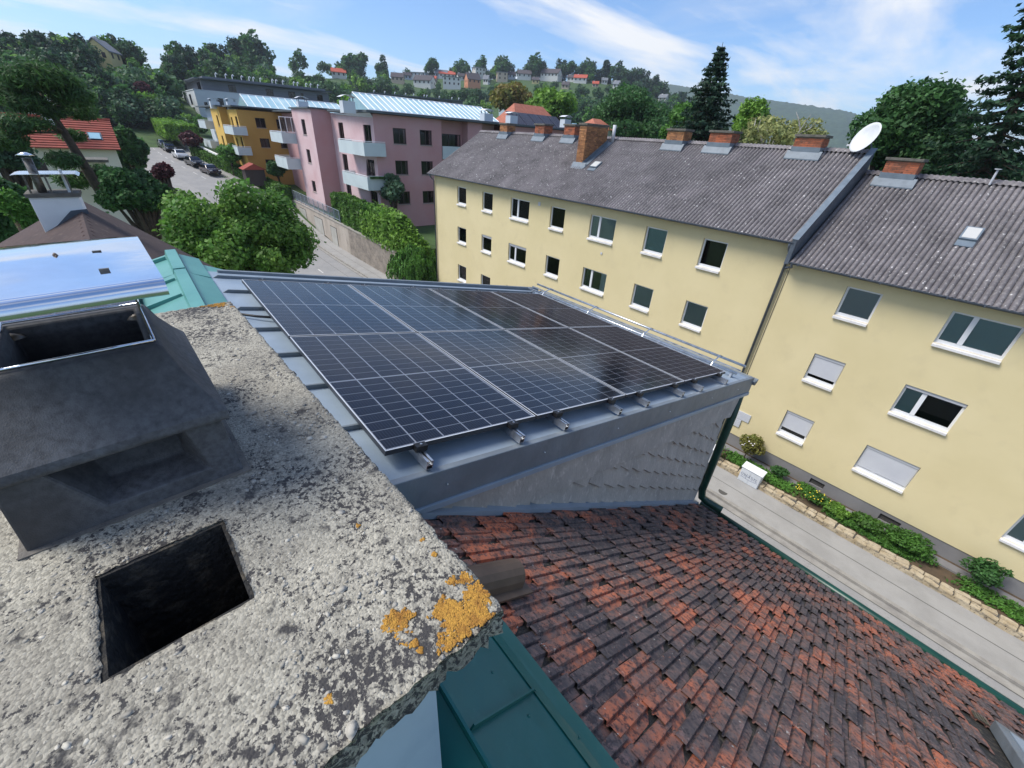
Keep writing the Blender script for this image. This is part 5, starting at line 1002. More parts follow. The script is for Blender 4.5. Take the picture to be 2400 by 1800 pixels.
skylight(pk, -52.6, 1.85, -56.8, 3.55, 23.0, 41.5, 24, -60)
def roof_chimney(parent_label, u, v0, v1, w, axis, val, grp='plastered roof chimneys on the flat roofs'):
    f = onx; a = f(u, v1, val); b = f(u, v0, val); t = thing('roof_chimney', parent_label, 'chimney', a, grp); h = b[2] - a[2]
    MB().box((a[0] - .5, a[1] - w / 2, a[2] - .4), (a[0] + .5, a[1] + w / 2, a[2] + h * .55)).build('stack', 'white_wall', t)
    for sx in (-.4, .4): MB().box((a[0] + sx - .04, a[1] - w * .42, a[2] + h * .55), (a[0] + sx + .04, a[1] - w * .36, a[2] + h * .82)).box((a[0] + sx - .04, a[1] + w * .36, a[2] + h * .55), (a[0] + sx + .04, a[1] + w * .42, a[2] + h * .82)).build('leg', 'zinc', t)
    n = 8; V = []
    for x in (a[0] - .6, a[0] + .6):
        for k in range(n): q = k / (n - 1); V.append((x, a[1] + (q - .5) * w * 1.25, a[2] + h * .80 + h * .2 * math.sin(math.pi * q)))
    MB().add(V, [(k, k + 1, n + k + 1, n + k) for k in range(n - 1)]).build('cap', 'white_frame', t)
roof_chimney('white chimney with arched cap at the left end of the pink roof', 815, 222, 255, 1.3, 'x', -51.5); roof_chimney('white chimney with arched cap before the right part of the glazed roof', 1140, 255, 280, 1.4, 'x', -51); roof_chimney('white chimney just right of the glazed roof end', 1199, 262, 282, 1.3, 'x', -51); roof_chimney('white chimney with rounded hood behind the brick chimneys', 1325, 270, 292, 1.4, 'x', -52)
roof_chimney('white chimney on the roof between ochre and pink blocks', 710, 226, 252, 1.5, 'x', -80); roof_chimney('left white chimney on the ochre roof', 504, 230, 248, 1.3, 'x', -93); roof_chimney('right white chimney on the ochre roof', 544, 230, 250, 1.3, 'x', -90)
oc = thing('ochre_apartment_block', 'ochre yellow apartment block with stepped front and pale balconies', 'building', (-90, 20, -8.5))
wallM(oc, '+x', -84, 15.7, 22.1, -9.6, 1.4, [(18.0, 19.4, -.8, .5), (18.05, 19.4, -3.5, -2.25, 'curtain_grey'), (18.2, 19.5, -6.6, -5.2), (21.0, 22.0, -.8, .5), (21, 22, -3.5, -2.25)], 'ochre_wall')
wallM(oc, '-y', 15.7, -91.5, -84, -9.4, 1.4, [(-86.2, -84.6, -1.4, .5), (-86.2, -84.6, -4.1, -2.2), (-89.6, -88.4, -1.0, .4), (-89.6, -88.4, -4.0, -2.5)], 'ochre_sunlit')
wallM(oc, '+x', -91.5, 14.6, 15.7, -9, 1.7, [], 'ochre_wall'); wallM(oc, '-y', 14.6, -99.4, -91.5, -8.5, 1.7, [(-95.2, -93.8, -1.0, .5, 'curtain_white'), (-95.2, -93.8, -4.0, -2.4, 'curtain_white')], 'ochre_sunlit')
wallM(oc, '+x', -99.4, 14.6, 18, -8, 1.5, [(15, 17, -1.3, .6)], 'pink_wall'); wallM(oc, '-y', 15.6, -112, -99.4, -7, 1.5, [(-104, -101, -1, .8), (-104, -101, -4.2, -2.2)], 'white_wall')
shell(oc, -112, -84.1, 15.8, 40, -8, 1.3, 'ochre_wall')
for poly in (((-83.5, 15.0), (-83.5, 30), (-92, 30), (-92, 15.2)), ((-91, 14.1), (-91, 30), (-113, 30), (-113, 14.3))): MB().prism([(a, b, 1.72) for a, b in poly], (0, 0, .18)).build('roof', 'roof_grey', oc)
for b in ((-90.5, -83.2, 14.5, 16.4, -1.95, -.85), (-90.5, -83.2, 14.5, 16.4, -4.65, -3.55), (-108, -100, 13.4, 15.2, -1.6, -.4), (-108, -100, 13.4, 15.2, -4.6, -3.5)): balcony(oc, *b)
tp = onx(563, 225, -91); tq = onx(803, 241, -91); skylight(oc, -87, 1.95, -91, float((tp[2] + tq[2]) / 2), float(tp[1]), float(tq[1]), 15, -95)
M('far_roof_shed', RGB(150, 72, 60), .9)
gs = thing('garden_shed', 'small garden shed with red roof before the ochre block', 'shed', (-80, 15.8, -9.4)); c = onx(592, 396, -79); MB().box((c[0] - 1.2, c[1] - 1.3, c[2] - 2.2), (c[0] + 1.2, c[1] + 1.3, c[2])).build('wall', 'dark_frame', gs); MB().prism([(c[0] - 1.5, c[1] - 1.6, c[2]), (c[0] - 1.5, c[1], c[2] + .8), (c[0] - 1.5, c[1] + 1.6, c[2])], (3, 0, 0)).build('roof', 'far_roof_shed', gs)
# white block with grey top storey, and a second grey roof farther right
gb = thing('white_apartment_block', 'white apartment block with grey clad top storey and roof vents, behind the ochre block', 'building', (-170, 40, 0))
wallM(gb, '+x', -160, 20.9, 62, -8, 6.45, [(26 + 6 * k, 27.3 + 6 * k, 3.4, 5.0) for k in range(6)] + [(22.5, 23.3, 1.0, 3.8)], 'white_wall')
wallM(gb, '-y', 20.9, -196, -160, -8, 6.45, [(-172, -167, -1, 2.5), (-172, -168, 3.2, 5.6), (-184, -180, 3.2, 5.6), (-184, -180, -1, 2)], 'white_wall'); wallM(gb, '+x', -161, 23.2, 57.3, 6.3, 9.05, [(29.5, 31.4, 6.8, 8.4, 'blind_brown'), (39, 41, 6.8, 8.4, 'blind_brown'), (45.2, 47.2, 6.8, 8.4, 'blind_brown'), (48.8, 49.6, 6.9, 8.4), (53.6, 55.4, 6.8, 8.4, 'blind_brown')], 'clad_grey'); wallM(gb, '-y', 23.2, -190, -161, 6.3, 9.05, [(-169, -166, 6.6, 8.6), (-166, -163, 6.6, 8.6)], 'clad_grey')
MB().prism([(-159.6, 21.6, 9.05), (-159.6, 58.2, 9.35), (-192, 58.2, 9.35), (-192, 21.2, 9.05)], (0, 0, .22)).build('roof', 'roof_grey', gb); MB().prism([(-162.5, 24, 9.27), (-162.5, 57, 9.57), (-188, 57, 9.57), (-188, 24, 9.27)], (0, 0, .6)).build('roof_upstand', 'clad_grey', gb)
MB().box((-196, 20.8, 6.4), (-160, 62, 6.62)).build('terrace_slab', 'white_wall', gb); balcony(gb, -192, -160.5, 17.5, 20.9, -1.5, .2)
def vent_row(parent, a, b, n, seed):
    r = random.Random(seed)
    for k in range(n):
        p = np.array(a) + (np.array(b) - np.array(a)) * (k + r.uniform(.1, .9)) / n; MB().tube([p, p + [0, 0, .75]], .12, 6).tube([p + [0, 0, .75], p + [0, .25, 1.05], p + [0, .5, .75]], .16, 6).build('roof_vent', 'white_frame', parent)
vent_row(gb, (-164, 27, 10.0), (-164, 56, 10.2), 15, 3)
g2 = thing('grey_flat_block', 'long low grey flat-roofed block behind the glazed pink roof', 'building', (-190, 110, 5))
A = onz(862, 216, 13.0); B = onz(1085, 236, 13.0); Cc_ = onz(1170, 233, 14.0); D_ = onz(1262, 236, 14.0)
for P, Qp, z in ((A, B, 13.0), (Cc_, D_, 13.6)):
    d = Qp - P; d[2] = 0; nn = np.array([-d[1], d[0], 0]); nn /= np.linalg.norm(nn); nn = nn if nn[0] < 0 else -nn
    p0 = np.array([P[0], P[1], 0]); MB().obox(p0 + [0, 0, z - 12], d, nn * 14, (0, 0, 9.6)).build('wall', 'white_wall', g2); MB().obox(p0 + [0, 0, z - 2.5] + nn * .5, d, nn * 13, (0, 0, 2.2)).build('wall', 'clad_grey', g2); MB().obox(p0 + [0, 0, z - .3] - nn * .8, d, nn * 15.5, (0, 0, .35)).build('roof', 'roof_grey', g2)
    for k in range(6): MB().obox(p0 + d * (.08 + .15 * k) + [0, 0, z - 2.1] + nn * .46, d * .05, nn * .1, (0, 0, 1.4)).build('window', 'blind_brown', g2)
    vent_row(g2, p0 + [0, 0, z] + nn * 3, p0 + d + [0, 0, z] + nn * 3, 10, 5)
# ------------------------------------------------------------------ brown-roofed neighbour
M('brown_roof', RGB(74, 58, 54), .9, var=RGB(62, 48, 46), scale=1.2, lo=.35, hi=.7, var2=RGB(104, 88, 80), scale2=9, lo2=.58, hi2=.72, bump=.5, bscale=14)
M('white_plaster', RGB(236, 238, 238), .85, var=RGB(222, 224, 224), scale=1.2)
M('red_tile', RGB(148, 74, 60), .9, var=RGB(128, 66, 54), scale=1.5, island=.2); M('orange_tile', RGB(178, 112, 90), .9, var=RGB(162, 98, 78), scale=2); M('cream_wall', RGB(222, 216, 196), .9)
nb = thing('neighbour_house', 'neighbouring house with dark brown tiled roof behind the steel rain plate', 'house', (-10, 0, -13.5))
RYN, RZN = -.80, -1.68
def nb_pt(x, dy, s): return (x, RYN + .055 * (x + 11) + dy, RZN - s * abs(dy))
nbr = MB().add([nb_pt(-6.6, 0, .86), nb_pt(-12.7, 0, .86), nb_pt(-12.7, 5.6, .86), nb_pt(-6.6, 5.6, .86), nb_pt(-6.6, -4.5, .56), nb_pt(-12.7, -4.5, .56)], [(0, 1, 2, 3), (0, 4, 5, 1)]).build('roof', 'brown_roof', nb)
s2 = nbr.modifiers.new('s', 'SOLIDIFY'); s2.thickness = .12; s2.offset = -1
rng2 = random.Random(4)
for side, sl, ymax in ((1, .86, 5.5), (-1, .56, 4.4)):                   # tile courses as overlapping strips, each course a piece
    L = math.sqrt(1 + sl * sl); n = int(ymax * L / .34)
    for k in range(n):
        d0 = side * k * .34 / L; d1 = side * (k + 1) * .34 / L; a = np.array(nb_pt(-6.62, d0, sl)); b = np.array(nb_pt(-12.72, d0, sl)); c = np.array(nb_pt(-12.72, d1, sl)); d = np.array(nb_pt(-6.62, d1, sl)); u1 = np.array([0, 0, .012]); u2 = np.array([0, 0, .04])
        MB().add([a + u1, b + u1, c + u2, d + u2, c, d], [(0, 1, 2, 3), (3, 2, 4, 5)]).build('tile_course', 'brown_roof', nbr)
rtm = MB(); V = []
for x, r in ((0, .085), (.34, .105)):
    for k in range(7): a = math.pi * k / 6; V.append((x, r * math.cos(a), r * math.sin(a)))
rtm.add(V, [(k, k + 1, 8 + k, 7 + k) for k in range(6)] + [tuple(range(7, 14))]); rtm = rtm.mesh('ridge_tile', 'brown_roof', True)
for k in range(19):
    x = -12.7 + k * .32; p = nb_pt(x, 0, 0); newobj('ridge_tile', rtm, nbr, Matrix.Translation((p[0], p[1], p[2] + .0)) @ Matrix.Rotation(.055, 4, 'Z'))
MB().tube([nb_pt(-11, .12, .5), nb_pt(-9.5, .13, .5), nb_pt(-8, .14, .5)], .012, 5).tube([nb_pt(-12.4, .3, .74), nb_pt(-12.4, 5.4, .84)], .015, 5).build('lightning_wire', 'alu', nbr)
MB().box((-12.6, -4.5, -13.6), (-6.7, 4.2, -5.4)).build('wall', 'house_wall', nb); MB().prism([(-12.62, -4.6, -4.2), (-12.62, 3.9, -5.6), (-12.62, -.8, -1.7)], (.3, 0, 0)).build('gable', 'house_wall', nb)
wc = thing('white_chimney', 'white plastered chimney with steel cover plate and pipe on the brown roof', 'chimney', (-11.2, -1.1, -2.2))
M('white_steel', (0.85, 0.86, 0.88, 1), .25, 1.0)
MB().box((-11.5, -1.36, -2.6), (-10.95, -.74, -1.32)).build('stack', 'white_plaster', wc, bevel=.008); MB().box((-11.53, -1.39, -1.32), (-10.92, -.71, -1.26)).build('cap_slab', 'cap_stone', wc)
MB().prism([(-10.9, -1.44, -.98), (-10.9, -1.38, -.965), (-10.9, -.66, -.955), (-10.9, -.62, -.99), (-10.9, -.66, -.962), (-10.9, -1.38, -.972)], (-.62, 0, 0)).build('cover_plate', 'white_steel', wc)
for y in (-1.3, -1.05, -.8): MB().box((-10.99, y - .012, -1.26), (-10.97, y + .012, -.97)).build('leg', 'steel_dull', wc)
MB().tube([(-11.1, -1.17, -1.4), (-11.1, -1.17, -.74)], .06, 10).build('flue_pipe', 'steel_dull', wc, smooth=True); MB().tube([(-11.1, -1.17, -.70), (-11.1, -1.17, -.655)], [.12, .03], 12).build('flue_cap', 'white_steel', wc, smooth=True)
MB().tube([(-11.1, -.84, -1.3), (-11.1, -.84, -.9)], .02, 8).build('thin_pipe', 'white_plaster', wc)
MB().prism([(-10.94, -1.40, -2.06), (-10.94, -.90, -1.62), (-10.94, -.70, -1.60), (-10.94, -.70, -1.52), (-10.94, -.92, -1.54), (-10.94, -1.40, -1.98)], (.02, 0, 0)).build('flashing', 'zinc', wc)
# ------------------------------------------------------------------ red-roofed house on the left
rh = thing('red_roof_house', 'white house with red tiled roof and one skylight, left behind the pine', 'house', (-58, -4, -10))
XE, XRR = -55.0, -59.2; a = onx(282, 352, XE); b = onx(258, 283, XRR); ze, zr = float(a[2]), float(b[2]); yE = float(a[1]); yL = -13.0
sl = MB(); nrow = 13; 
MB().add([(XE, yE, ze), (XE, yL, ze), (XRR, yL, zr), (XRR, yE, zr), (2 * XRR - XE, yE, ze), (2 * XRR - XE, yL, ze)], [(0, 1, 2, 3), (3, 2, 5, 4)]).build('roof', 'red_tile', rh)
rro = bpy.data.objects[[o.name for o in bpy.data.objects if o.parent == rh and o.name.startswith('roof')][0]]
for k in range(nrow):
    t0, t1 = k / nrow, (k + 1) / nrow; p = lambda t, y, dz: (XRR + (XE - XRR) * t, y, zr + (ze - zr) * t + dz)
    MB().add([p(t0, yE + .05, .02), p(t0, yL, .02), p(t1, yL, .09), p(t1, yE + .05, .09), p(t1, yL, .0), p(t1, yE + .05, .0)], [(0, 1, 2, 3), (3, 2, 4, 5)]).build('tile_course', 'red_tile', rro)
MB().tube([(XRR, yE + .1, zr + .05), (XRR, yL, zr + .05)], .14, 6).build('ridge', 'red_tile', rro)
q = onx(228, 332, -56.3); MB().obox((q[0], q[1] - .5, q[2] + .05), (0, .95, 0), (-1.0, 0, .52), (.1, 0, .12)).build('skylight_frame', 'zinc', rh); MB().obox((q[0] + .11, q[1] - .40, q[2] + .23), (0, .75, 0), (-.8, 0, .42), (.01, 0, .01)).build('skylight_pane', 'cyan_glass', rh)
MB().box((2 * XRR - XE + .6, yL, -13), (XE - .6, yE - .3, ze + .05)).prism([(XE - .6, yE - .3, ze), (2 * XRR - XE + .6, yE - .3, ze), (XRR, yE - .3, zr - .1)], (0, -.1, 0)).build('wall', 'cream_wall', rh)
for y in (-3.2, -6): MB().box((XE - .62, y, ze - 2.2), (XE - .57, y + 1.1, ze - .9)).build('window', 'dark_frame', rh)
MB().box((-57.3, -3.9, zr - .6), (-56.5, -2.9, zr + 1.3)).build('chimney', 'white_plaster', rh)
r2h = thing('red_roof_house', 'house with red roof and two skylights at the left picture edge', 'house', (-92, -23, -4)); a = onx(10, 240, -88); c = onx(-60, 175, -93); d = onx(95, 265, -88); e = onx(70, 190, -93)
MB().add([(-88, float(d[1]), float(d[2]) + .6), (-88, -34, float(d[2]) + .6), (-94, -34, float(c[2]) - 1), (-94, float(e[1]), float(c[2]) - 1)], [(0, 1, 2, 3)]).build('roof', 'orange_tile', r2h); MB().box((-96, -34, -9), (-88.6, float(d[1]) - .4, float(d[2]) + .5)).build('wall', 'cream_wall', r2h)
for (u, v) in ((48, 208), (80, 208)): q = onx(u, v, -89.9); MB().obox((q[0] + .3, q[1] - .6, q[2] - .4), (0, 1.3, 0), (-1.0, 0, .9), (.12, 0, .12)).build('skylight', 'cyan_glass', r2h)
sdd = thing('garden_shed', 'pale flat-roofed shed in the garden left of the cherry tree', 'shed', (-40, -2, -9)); q = onx(215, 412, -40); MB().box((-41.5, q[1] - 1.6, q[2] - 1.6), (-39.8, q[1] + .9, q[2] + .8)).build('wall', 'cream_wall', sdd); MB().box((-41.7, q[1] - 1.8, q[2] + .8), (-39.6, q[1] + 1.1, q[2] + .95)).build('roof', 'cap_stone', sdd)
ld = thing('ladder', 'white ladder leaning on the garden shed', 'ladder', (-39, -1.6, -10)); p0 = onx(245, 470, -37.5); p1 = onx(212, 412, -39.5)
for s in (-.2, .2): MB().tube([p0 + [0, s, 0], p1 + [0, s, 0]], .035, 5).build('rail', 'white_frame', ld)
for k in range(9): p = p0 + (p1 - p0) * (k + .5) / 9; MB().tube([p + [0, -.2, 0], p + [0, .2, 0]], .025, 5).build('rung', 'white_frame', ld)
# ------------------------------------------------------------------ cars
M('car_glass', RGB(20, 24, 30), .08, spec=.8); M('tyre', RGB(24, 24, 25), .9); M('rim', RGB(150, 152, 156), .35, .8); M('lamp_white', RGB(220, 222, 224), .2); M('lamp_red', RGB(150, 24, 24), .3)
def car(label, pos, yaw, col, hatch=True):
    nm = 'car_paint_%d' % len(MATS); M(nm, RGB(*col), .25, .2, coat=.6); t = thing('parked_car', label, 'car', pos, 'cars parked on the rising street'); mwc = Matrix.Translation(Vector(pos)) @ Matrix.Rotation(yaw, 4, 'Z')
    prof = [(-2.1, .35), (-2.15, .75), (-2.0, .95), (-1.75, 1.0), (-1.35, 1.42), (-.2, 1.48), (.45, 1.38), (1.05, .98), (1.9, .85), (2.12, .6), (2.1, .33)]
    V = []; n = len(prof)
    for k, (wid, zs) in enumerate(((-.86, 1), (-.80, 1.0), (.80, 1.0), (.86, 1))):
        for x, z in prof:
            inset = .16 if z > 1.05 else 0; y = wid - math.copysign(inset, wid); V.append((x * (1 if k in (1, 2) else .985), y, z if k in (1, 2) else z - .03))
    fs = [(k * n + i, k * n + i + 1, (k + 1) * n + i + 1, (k + 1) * n + i) for k in range(3) for i in range(n - 1)] + [tuple(range(n))[::-1], tuple(range(3 * n, 4 * n)), (0, n, 2 * n, 3 * n), (n - 1, 2 * n - 1, 3 * n - 1, 4 * n - 1)]
    b = MB(); b.add(V, fs); b.build('body', nm, t, mw=mwc, smooth=False, bevel=.03)
    MB().add([(.50, -.60, 1.37), (.50, .60, 1.37), (1.03, .70, 1.01), (1.03, -.70, 1.01)], [(0, 1, 2, 3)]).build('windscreen', 'car_glass', t, mw=mwc @ Matrix.Translation((.03, 0, .03))); MB().add([(-1.38, -.60, 1.40), (-1.38, .60, 1.40), (-1.72, .70, 1.03), (-1.72, -.70, 1.03)], [(0, 1, 2, 3)]).build('rear_window', 'car_glass', t, mw=mwc @ Matrix.Translation((-.03, 0, .02)))
    for s in (-1, 1):
        MB().add([(-1.55, s * .83, 1.03), (.85, s * .83, 1.03), (.40, s * .70, 1.36), (-1.25, s * .70, 1.38)], [(0, 1, 2, 3)]).build('side_window', 'car_glass', t, mw=mwc @ Matrix.Translation((0, s * .02, 0)))
        for x in (-1.3, 1.3):
            w = MB().tube([(x, s * .68, .32), (x, s * .88, .32)], .32, 14).build('wheel', 'tyre', t, mw=mwc); MB().tube([(x, s * .875, .32), (x, s * .892, .32)], .2, 10).build('rim', 'rim', w, mw=mwc)
        MB().box((1.98, s * .62 - .16, .62), (2.14, s * .62 + .16, .76)).build('headlight', 'lamp_white', t, mw=mwc); MB().box((-2.15, s * .66 - .13, .72), (-2.06, s * .66 + .13, .92)).build('tail_light', 'lamp_red', t, mw=mwc)
def kerb_at(x): i = np.argmin(abs(KL[:, 0] - x)); return KL[i], dirs[i]
for x, off, col, lab in ((-90, -1.25, (40, 26, 34), 'dark wine-red parked car, nearest of the row'), (-95.2, -1.2, (26, 26, 30), 'black parked car, second of the row from below'), (-103, -1.2, (200, 204, 208), 'silver white parked car in the middle of the row'), (-111.5, -1.2, (34, 36, 44), 'black parked car behind the silver one'), (-117, -1.2, (70, 74, 84), 'dark grey parked car, farthest of the row')):
    k, d = kerb_at(x); i = np.argmin(abs(KL[:, 0] - x)); p = k + left[i] * off + [0, 0, .03]; car(lab, tuple(p), math.atan2(d[1], d[0]) + (math.pi if d[0] < 0 else 0), col)
gw = thing('garden_wall', 'white garden wall running uphill beside the parked cars', 'wall', (-105, 11.5, -5.5))
for xa, xb in ((-94, -104), (-104, -114), (-114, -124)):
    ka, _ = kerb_at(xa); kb, _ = kerb_at(xb); o = np.array([0, 2.2, 0]); MB().add([ka + o, kb + o, kb + o + [0, 0, 2.0], ka + o + [0, 0, 2.0], ka + o + [0, .3, 0], kb + o + [0, .3, 0], kb + o + [0, .3, 2.0], ka + o + [0, .3, 2.0]], [(0, 1, 2, 3), (4, 5, 6, 7), (3, 2, 6, 7), (0, 3, 7, 4), (1, 2, 6, 5)]).build('wall_panel', 'white_plaster', gw)
# ------------------------------------------------------------------ trees near and middle
tree('cherry_tree', 'broad leafy cherry tree by the street beyond the brown roof', (-25, 3.4, -13.5), (-25, 3.5, -5.5), (3.5, 3.3, 3.3), 'leaf_cherry', 42000, .12, 61, k=44, frac=.26, r0=.2, shell=.2)
def conifer(name, label, base, top, rmax, mat, seed, levels=34, droop=.25, per=9, lsz=.22, cat='tree', group=None, zlow=.12, thin=1.0, aspect=2.2, parts=True):
    r = np.random.default_rng(seed); b = np.array(base, float); tp = np.array(top, float); H = np.linalg.norm(tp - b); tr = MB(); tr.tube([b, b + (tp - b) * .5, tp], [H * .014 + .04, H * .009 + .02, .015], 7); P = []; Nn = []
    for i in range(levels):
        f = zlow + (1 - zlow) * (i / levels) ** .92; c = b + (tp - b) * f; R = rmax * (1 - f) ** .85 * r.uniform(.75, 1.15) + .12; ph = r.uniform(0, 6.28)
        for k in range(per):
            a = ph + 6.283 * k / per + r.normal(0, .15); L = R * r.uniform(.7, 1.12); m = max(5, int(L * 13 * thin)); t = r.uniform(.06, 1, m) ** .75; dz = -droop * L * t + .32 * L * droop * t ** 4 * 2
            side = r.normal(0, .11 * L + .05, m) * (1 - .5 * t); x = np.cos(a) * L * t - np.sin(a) * side; y = np.sin(a) * L * t + np.cos(a) * side; hang = -abs(r.normal(0, .07 * L ** .5 + .03, m))
            P.append(np.stack([c[0] + x, c[1] + y, c[2] + dz + hang], 1)); Nn.append(np.tile([math.cos(a) * .4, math.sin(a) * .4, .8], (m, 1)))
            if parts: tr.tube([c, c + np.array([math.cos(a) * L * .9, math.sin(a) * L * .9, -droop * L * .85])], [.02 + .008 * R, .006], 4, cap=False)
    V, Q = leaf_quads(np.concatenate(P), np.concatenate(Nn), lsz, r, aspect, .55); 
    if not parts: return V, Q
    t = thing(name, label, cat, base, group); tr.build('trunk', 'bark', t); newobj('crown', npmesh('crown', V, Q, mat), t); return t
conifer('spruce_tree', 'tall pointed spruce behind the long grey roof', (-18.2, 34, -13.5), (-18.66, 34, 6.5), 7.6, 'leaf_spruce', 71, levels=58, per=8, lsz=.13, droop=.12, thin=2.6)
conifer('spruce_tree', 'dark drooping spruce at the right picture edge', (-1.6, 33, -13.5), (-3.3, 33, 10.5), 5.6, 'leaf_yew', 72, levels=40, per=8, lsz=.12, droop=.3, thin=3.4)
conifer('spruce_tree', 'second dark conifer behind the lower roof at the right edge', (1.8, 40, -13.5), (1.8, 40, 5.6), 4.6, 'leaf_yew', 73, levels=34, per=9, lsz=.15, droop=.3, thin=2.6)
def at_y(name, lab, box, y, mat, n, size, seed, **k): return ptree(name, lab, box, 'y', y, mat, n, size, seed, **k)
at_y('maple_tree', 'large round maple crown right of the satellite dish', (1955, 2260, 195, 520), 37, 'leaf_dark', 42000, .15, 74, k=34, frac=.36, shell=.45)
at_y('maple_tree', 'dense dark tree crown behind the red brick chimney at the right', (2100, 2420, 330, 560), 42, 'leaf_yew', 26000, .18, 75, k=20)
at_y('broadleaf_tree', 'wide dark green tree behind the tall brick chimney', (1395, 1590, 205, 380), 56, 'leaf_dark', 26000, .22, 76, k=24, frac=.36)
at_y('broadleaf_tree', 'mid green tree left of the tall spruce', (1540, 1680, 240, 380), 44, 'leaf_mid', 16000, .18, 77, k=16)
at_y('birch_tree', 'thin yellowish birch with bare pale branches between spruce and dish', (1690, 1935, 262, 400), 36, 'leaf_birch', 5200, .15, 78, k=22, frac=.34, bark='bark_pale', r0=.12)
at_y('broadleaf_tree', 'light green airy tree right of the spruce', (1700, 1800, 232, 380), 46, 'leaf_bright', 6500, .17, 79, k=14)
ptree('walnut_tree', 'round brownish-green tree beside the orange roofs', (1160, 1250, 185, 285), 'x', -92, 'leaf_olive', 7000, .5, 80, k=18)
ptree('broadleaf_tree', 'bright green pointed tree right of the orange roofs', (1252, 1335, 200, 300), 'x', -62, 'leaf_bright', 6500, .34, 81, k=16)
ptree('broadleaf_tree', 'small lime green tree peeking over the pink roof', (795, 832, 218, 262), 'x', -62, 'leaf_bright', 1500, .25, 82, k=8)
ptree('broadleaf_tree', 'dark round tree between the red-roof house and the street', (262, 342, 285, 415), 'x', -66, 'leaf_dark', 7000, .36, 83, k=16)
ptree('yew_tree', 'dark brownish conifer mass above the bend of the street', (295, 385, 195, 300), 'x', -150, 'leaf_copper', 6000, .6, 84, k=16)
ptree('broadleaf_tree', 'light green tree right of the dark conifer above the bend', (365, 432, 200, 275), 'x', -165, 'leaf_bright', 4500, .6, 85, k=14)
ptree('broadleaf_tree', 'light green tree left of the dark conifer above the bend', (268, 318, 205, 290), 'x', -150, 'leaf_mid', 3500, .6, 86, k=12)
ptree('shrub', 'copper-red shrub below the white balconies', (412, 480, 305, 350), 'x', -104, 'leaf_copper', 2600, .34, 87, cat='shrub')
ptree('shrub', 'green shrub before the ochre block, left of the shed', (500, 575, 335, 392), 'x', -88, 'leaf_mid', 2600, .3, 88, cat='shrub')
ptree('shrub', 'green shrub right of the red-roofed shed', (618, 680, 372, 420), 'x', -78, 'leaf_dark', 2600, .28, 89, cat='shrub')
ptree('broadleaf_tree', 'dark green tree left of the cherry, behind the brown roof', (235, 400, 385, 520), 'x', -33, 'leaf_dark', 18000, .14, 90, k=20)
ptree('broadleaf_tree', 'small reddish-tipped tree above the cherry crown', (345, 410, 380, 430), 'x', -40, 'leaf_copper', 2200, .2, 91, k=8)
ptree('broadleaf_tree', 'dark leafy mass at the lower left behind the rain plate', (-160, 110, 380, 640), 'x', -24, 'leaf_dark', 26000, .12, 92, k=24)
ptree('broadleaf_tree', 'lighter green bush left of the white chimney', (10, 95, 440, 560), 'x', -20, 'leaf_mid', 11000, .10, 93, k=14)
ptree('broadleaf_tree', 'dense green tree at the left edge above the white chimney', (-90, 80, 300, 420), 'x', -40, 'leaf_blue', 14000, .17, 94, k=18)
ptree('broadleaf_tree', 'blue-green tree at the left edge behind the pine', (-60, 70, 195, 330), 'x', -72, 'leaf_blue', 8000, .4, 95, k=18)
bo = [o for o in bpy.data.objects if o.name.startswith('birch_tree')][0]; rb = random.Random(12)
for (u0, v0, pts) in ((1790, 372, ((1786, 330), (1776, 300), (1784, 278))), (1790, 340, ((1800, 312), (1792, 285))), (1850, 370, ((1862, 325), (1885, 290), (1902, 266))), (1868, 318, ((1900, 300), (1918, 282))), (1876, 305, ((1872, 280), (1866, 262))), (1780, 310, ((1768, 296), (1772, 276)))):
    P_ = [ony(u0, v0, 34.6)] + [ony(a, b, 34.4 + rb.uniform(-.3, .3)) for a, b in pts]; n_ = len(P_); MB().tube(P_, [.055 - .045 * i / (n_ - 1) for i in range(n_)], 5).build('bare_branch', 'bark_pale', bo)
# leaning pine before the red-roof house
pn = thing('pine_tree', 'leaning pine with sparse needle clumps before the red-roof house', 'tree', tuple(onx(255, 470, -36)))
tp_ = [onx(255, 480, -36), onx(205, 400, -36), onx(150, 310, -36), onx(112, 250, -36.5), onx(85, 195, -37)]; tm = MB(); tm.tube(tp_, [.28, .24, .18, .12, .04], 8); r_ = np.random.default_rng(96); bl = []
for (u, v, w) in ((60, 185, 1.3), (100, 175, 1.4), (140, 190, 1.2), (30, 215, 1.2), (165, 225, 1.3), (60, 240, 1.2), (190, 262, 1.0), (40, 290, 1.1), (95, 290, .7), (170, 318, .8), (150, 375, 1.0), (235, 405, 1.1), (175, 420, 1.2), (120, 260, .9), (20, 330, 1.0)):
    c = onx(u, v, -36 + r_.uniform(-1.8, 1.8)); bl.append((c[0], c[1], c[2], w * .8, w * .8, w * .42)); k = int(np.argmin([abs(v - q) for q in (480, 400, 310, 250, 195)])); tm.tube([tp_[k], tp_[k] * .4 + c * .6 + [0, 0, .2], c], [.08, .05, .02], 5)
tm.build('trunk', 'bark', pn, smooth=True); newobj('crown', crown_mesh('crown', bl, 22000, .06, 'leaf_pine', 97, 1.0, .25, 5), pn)
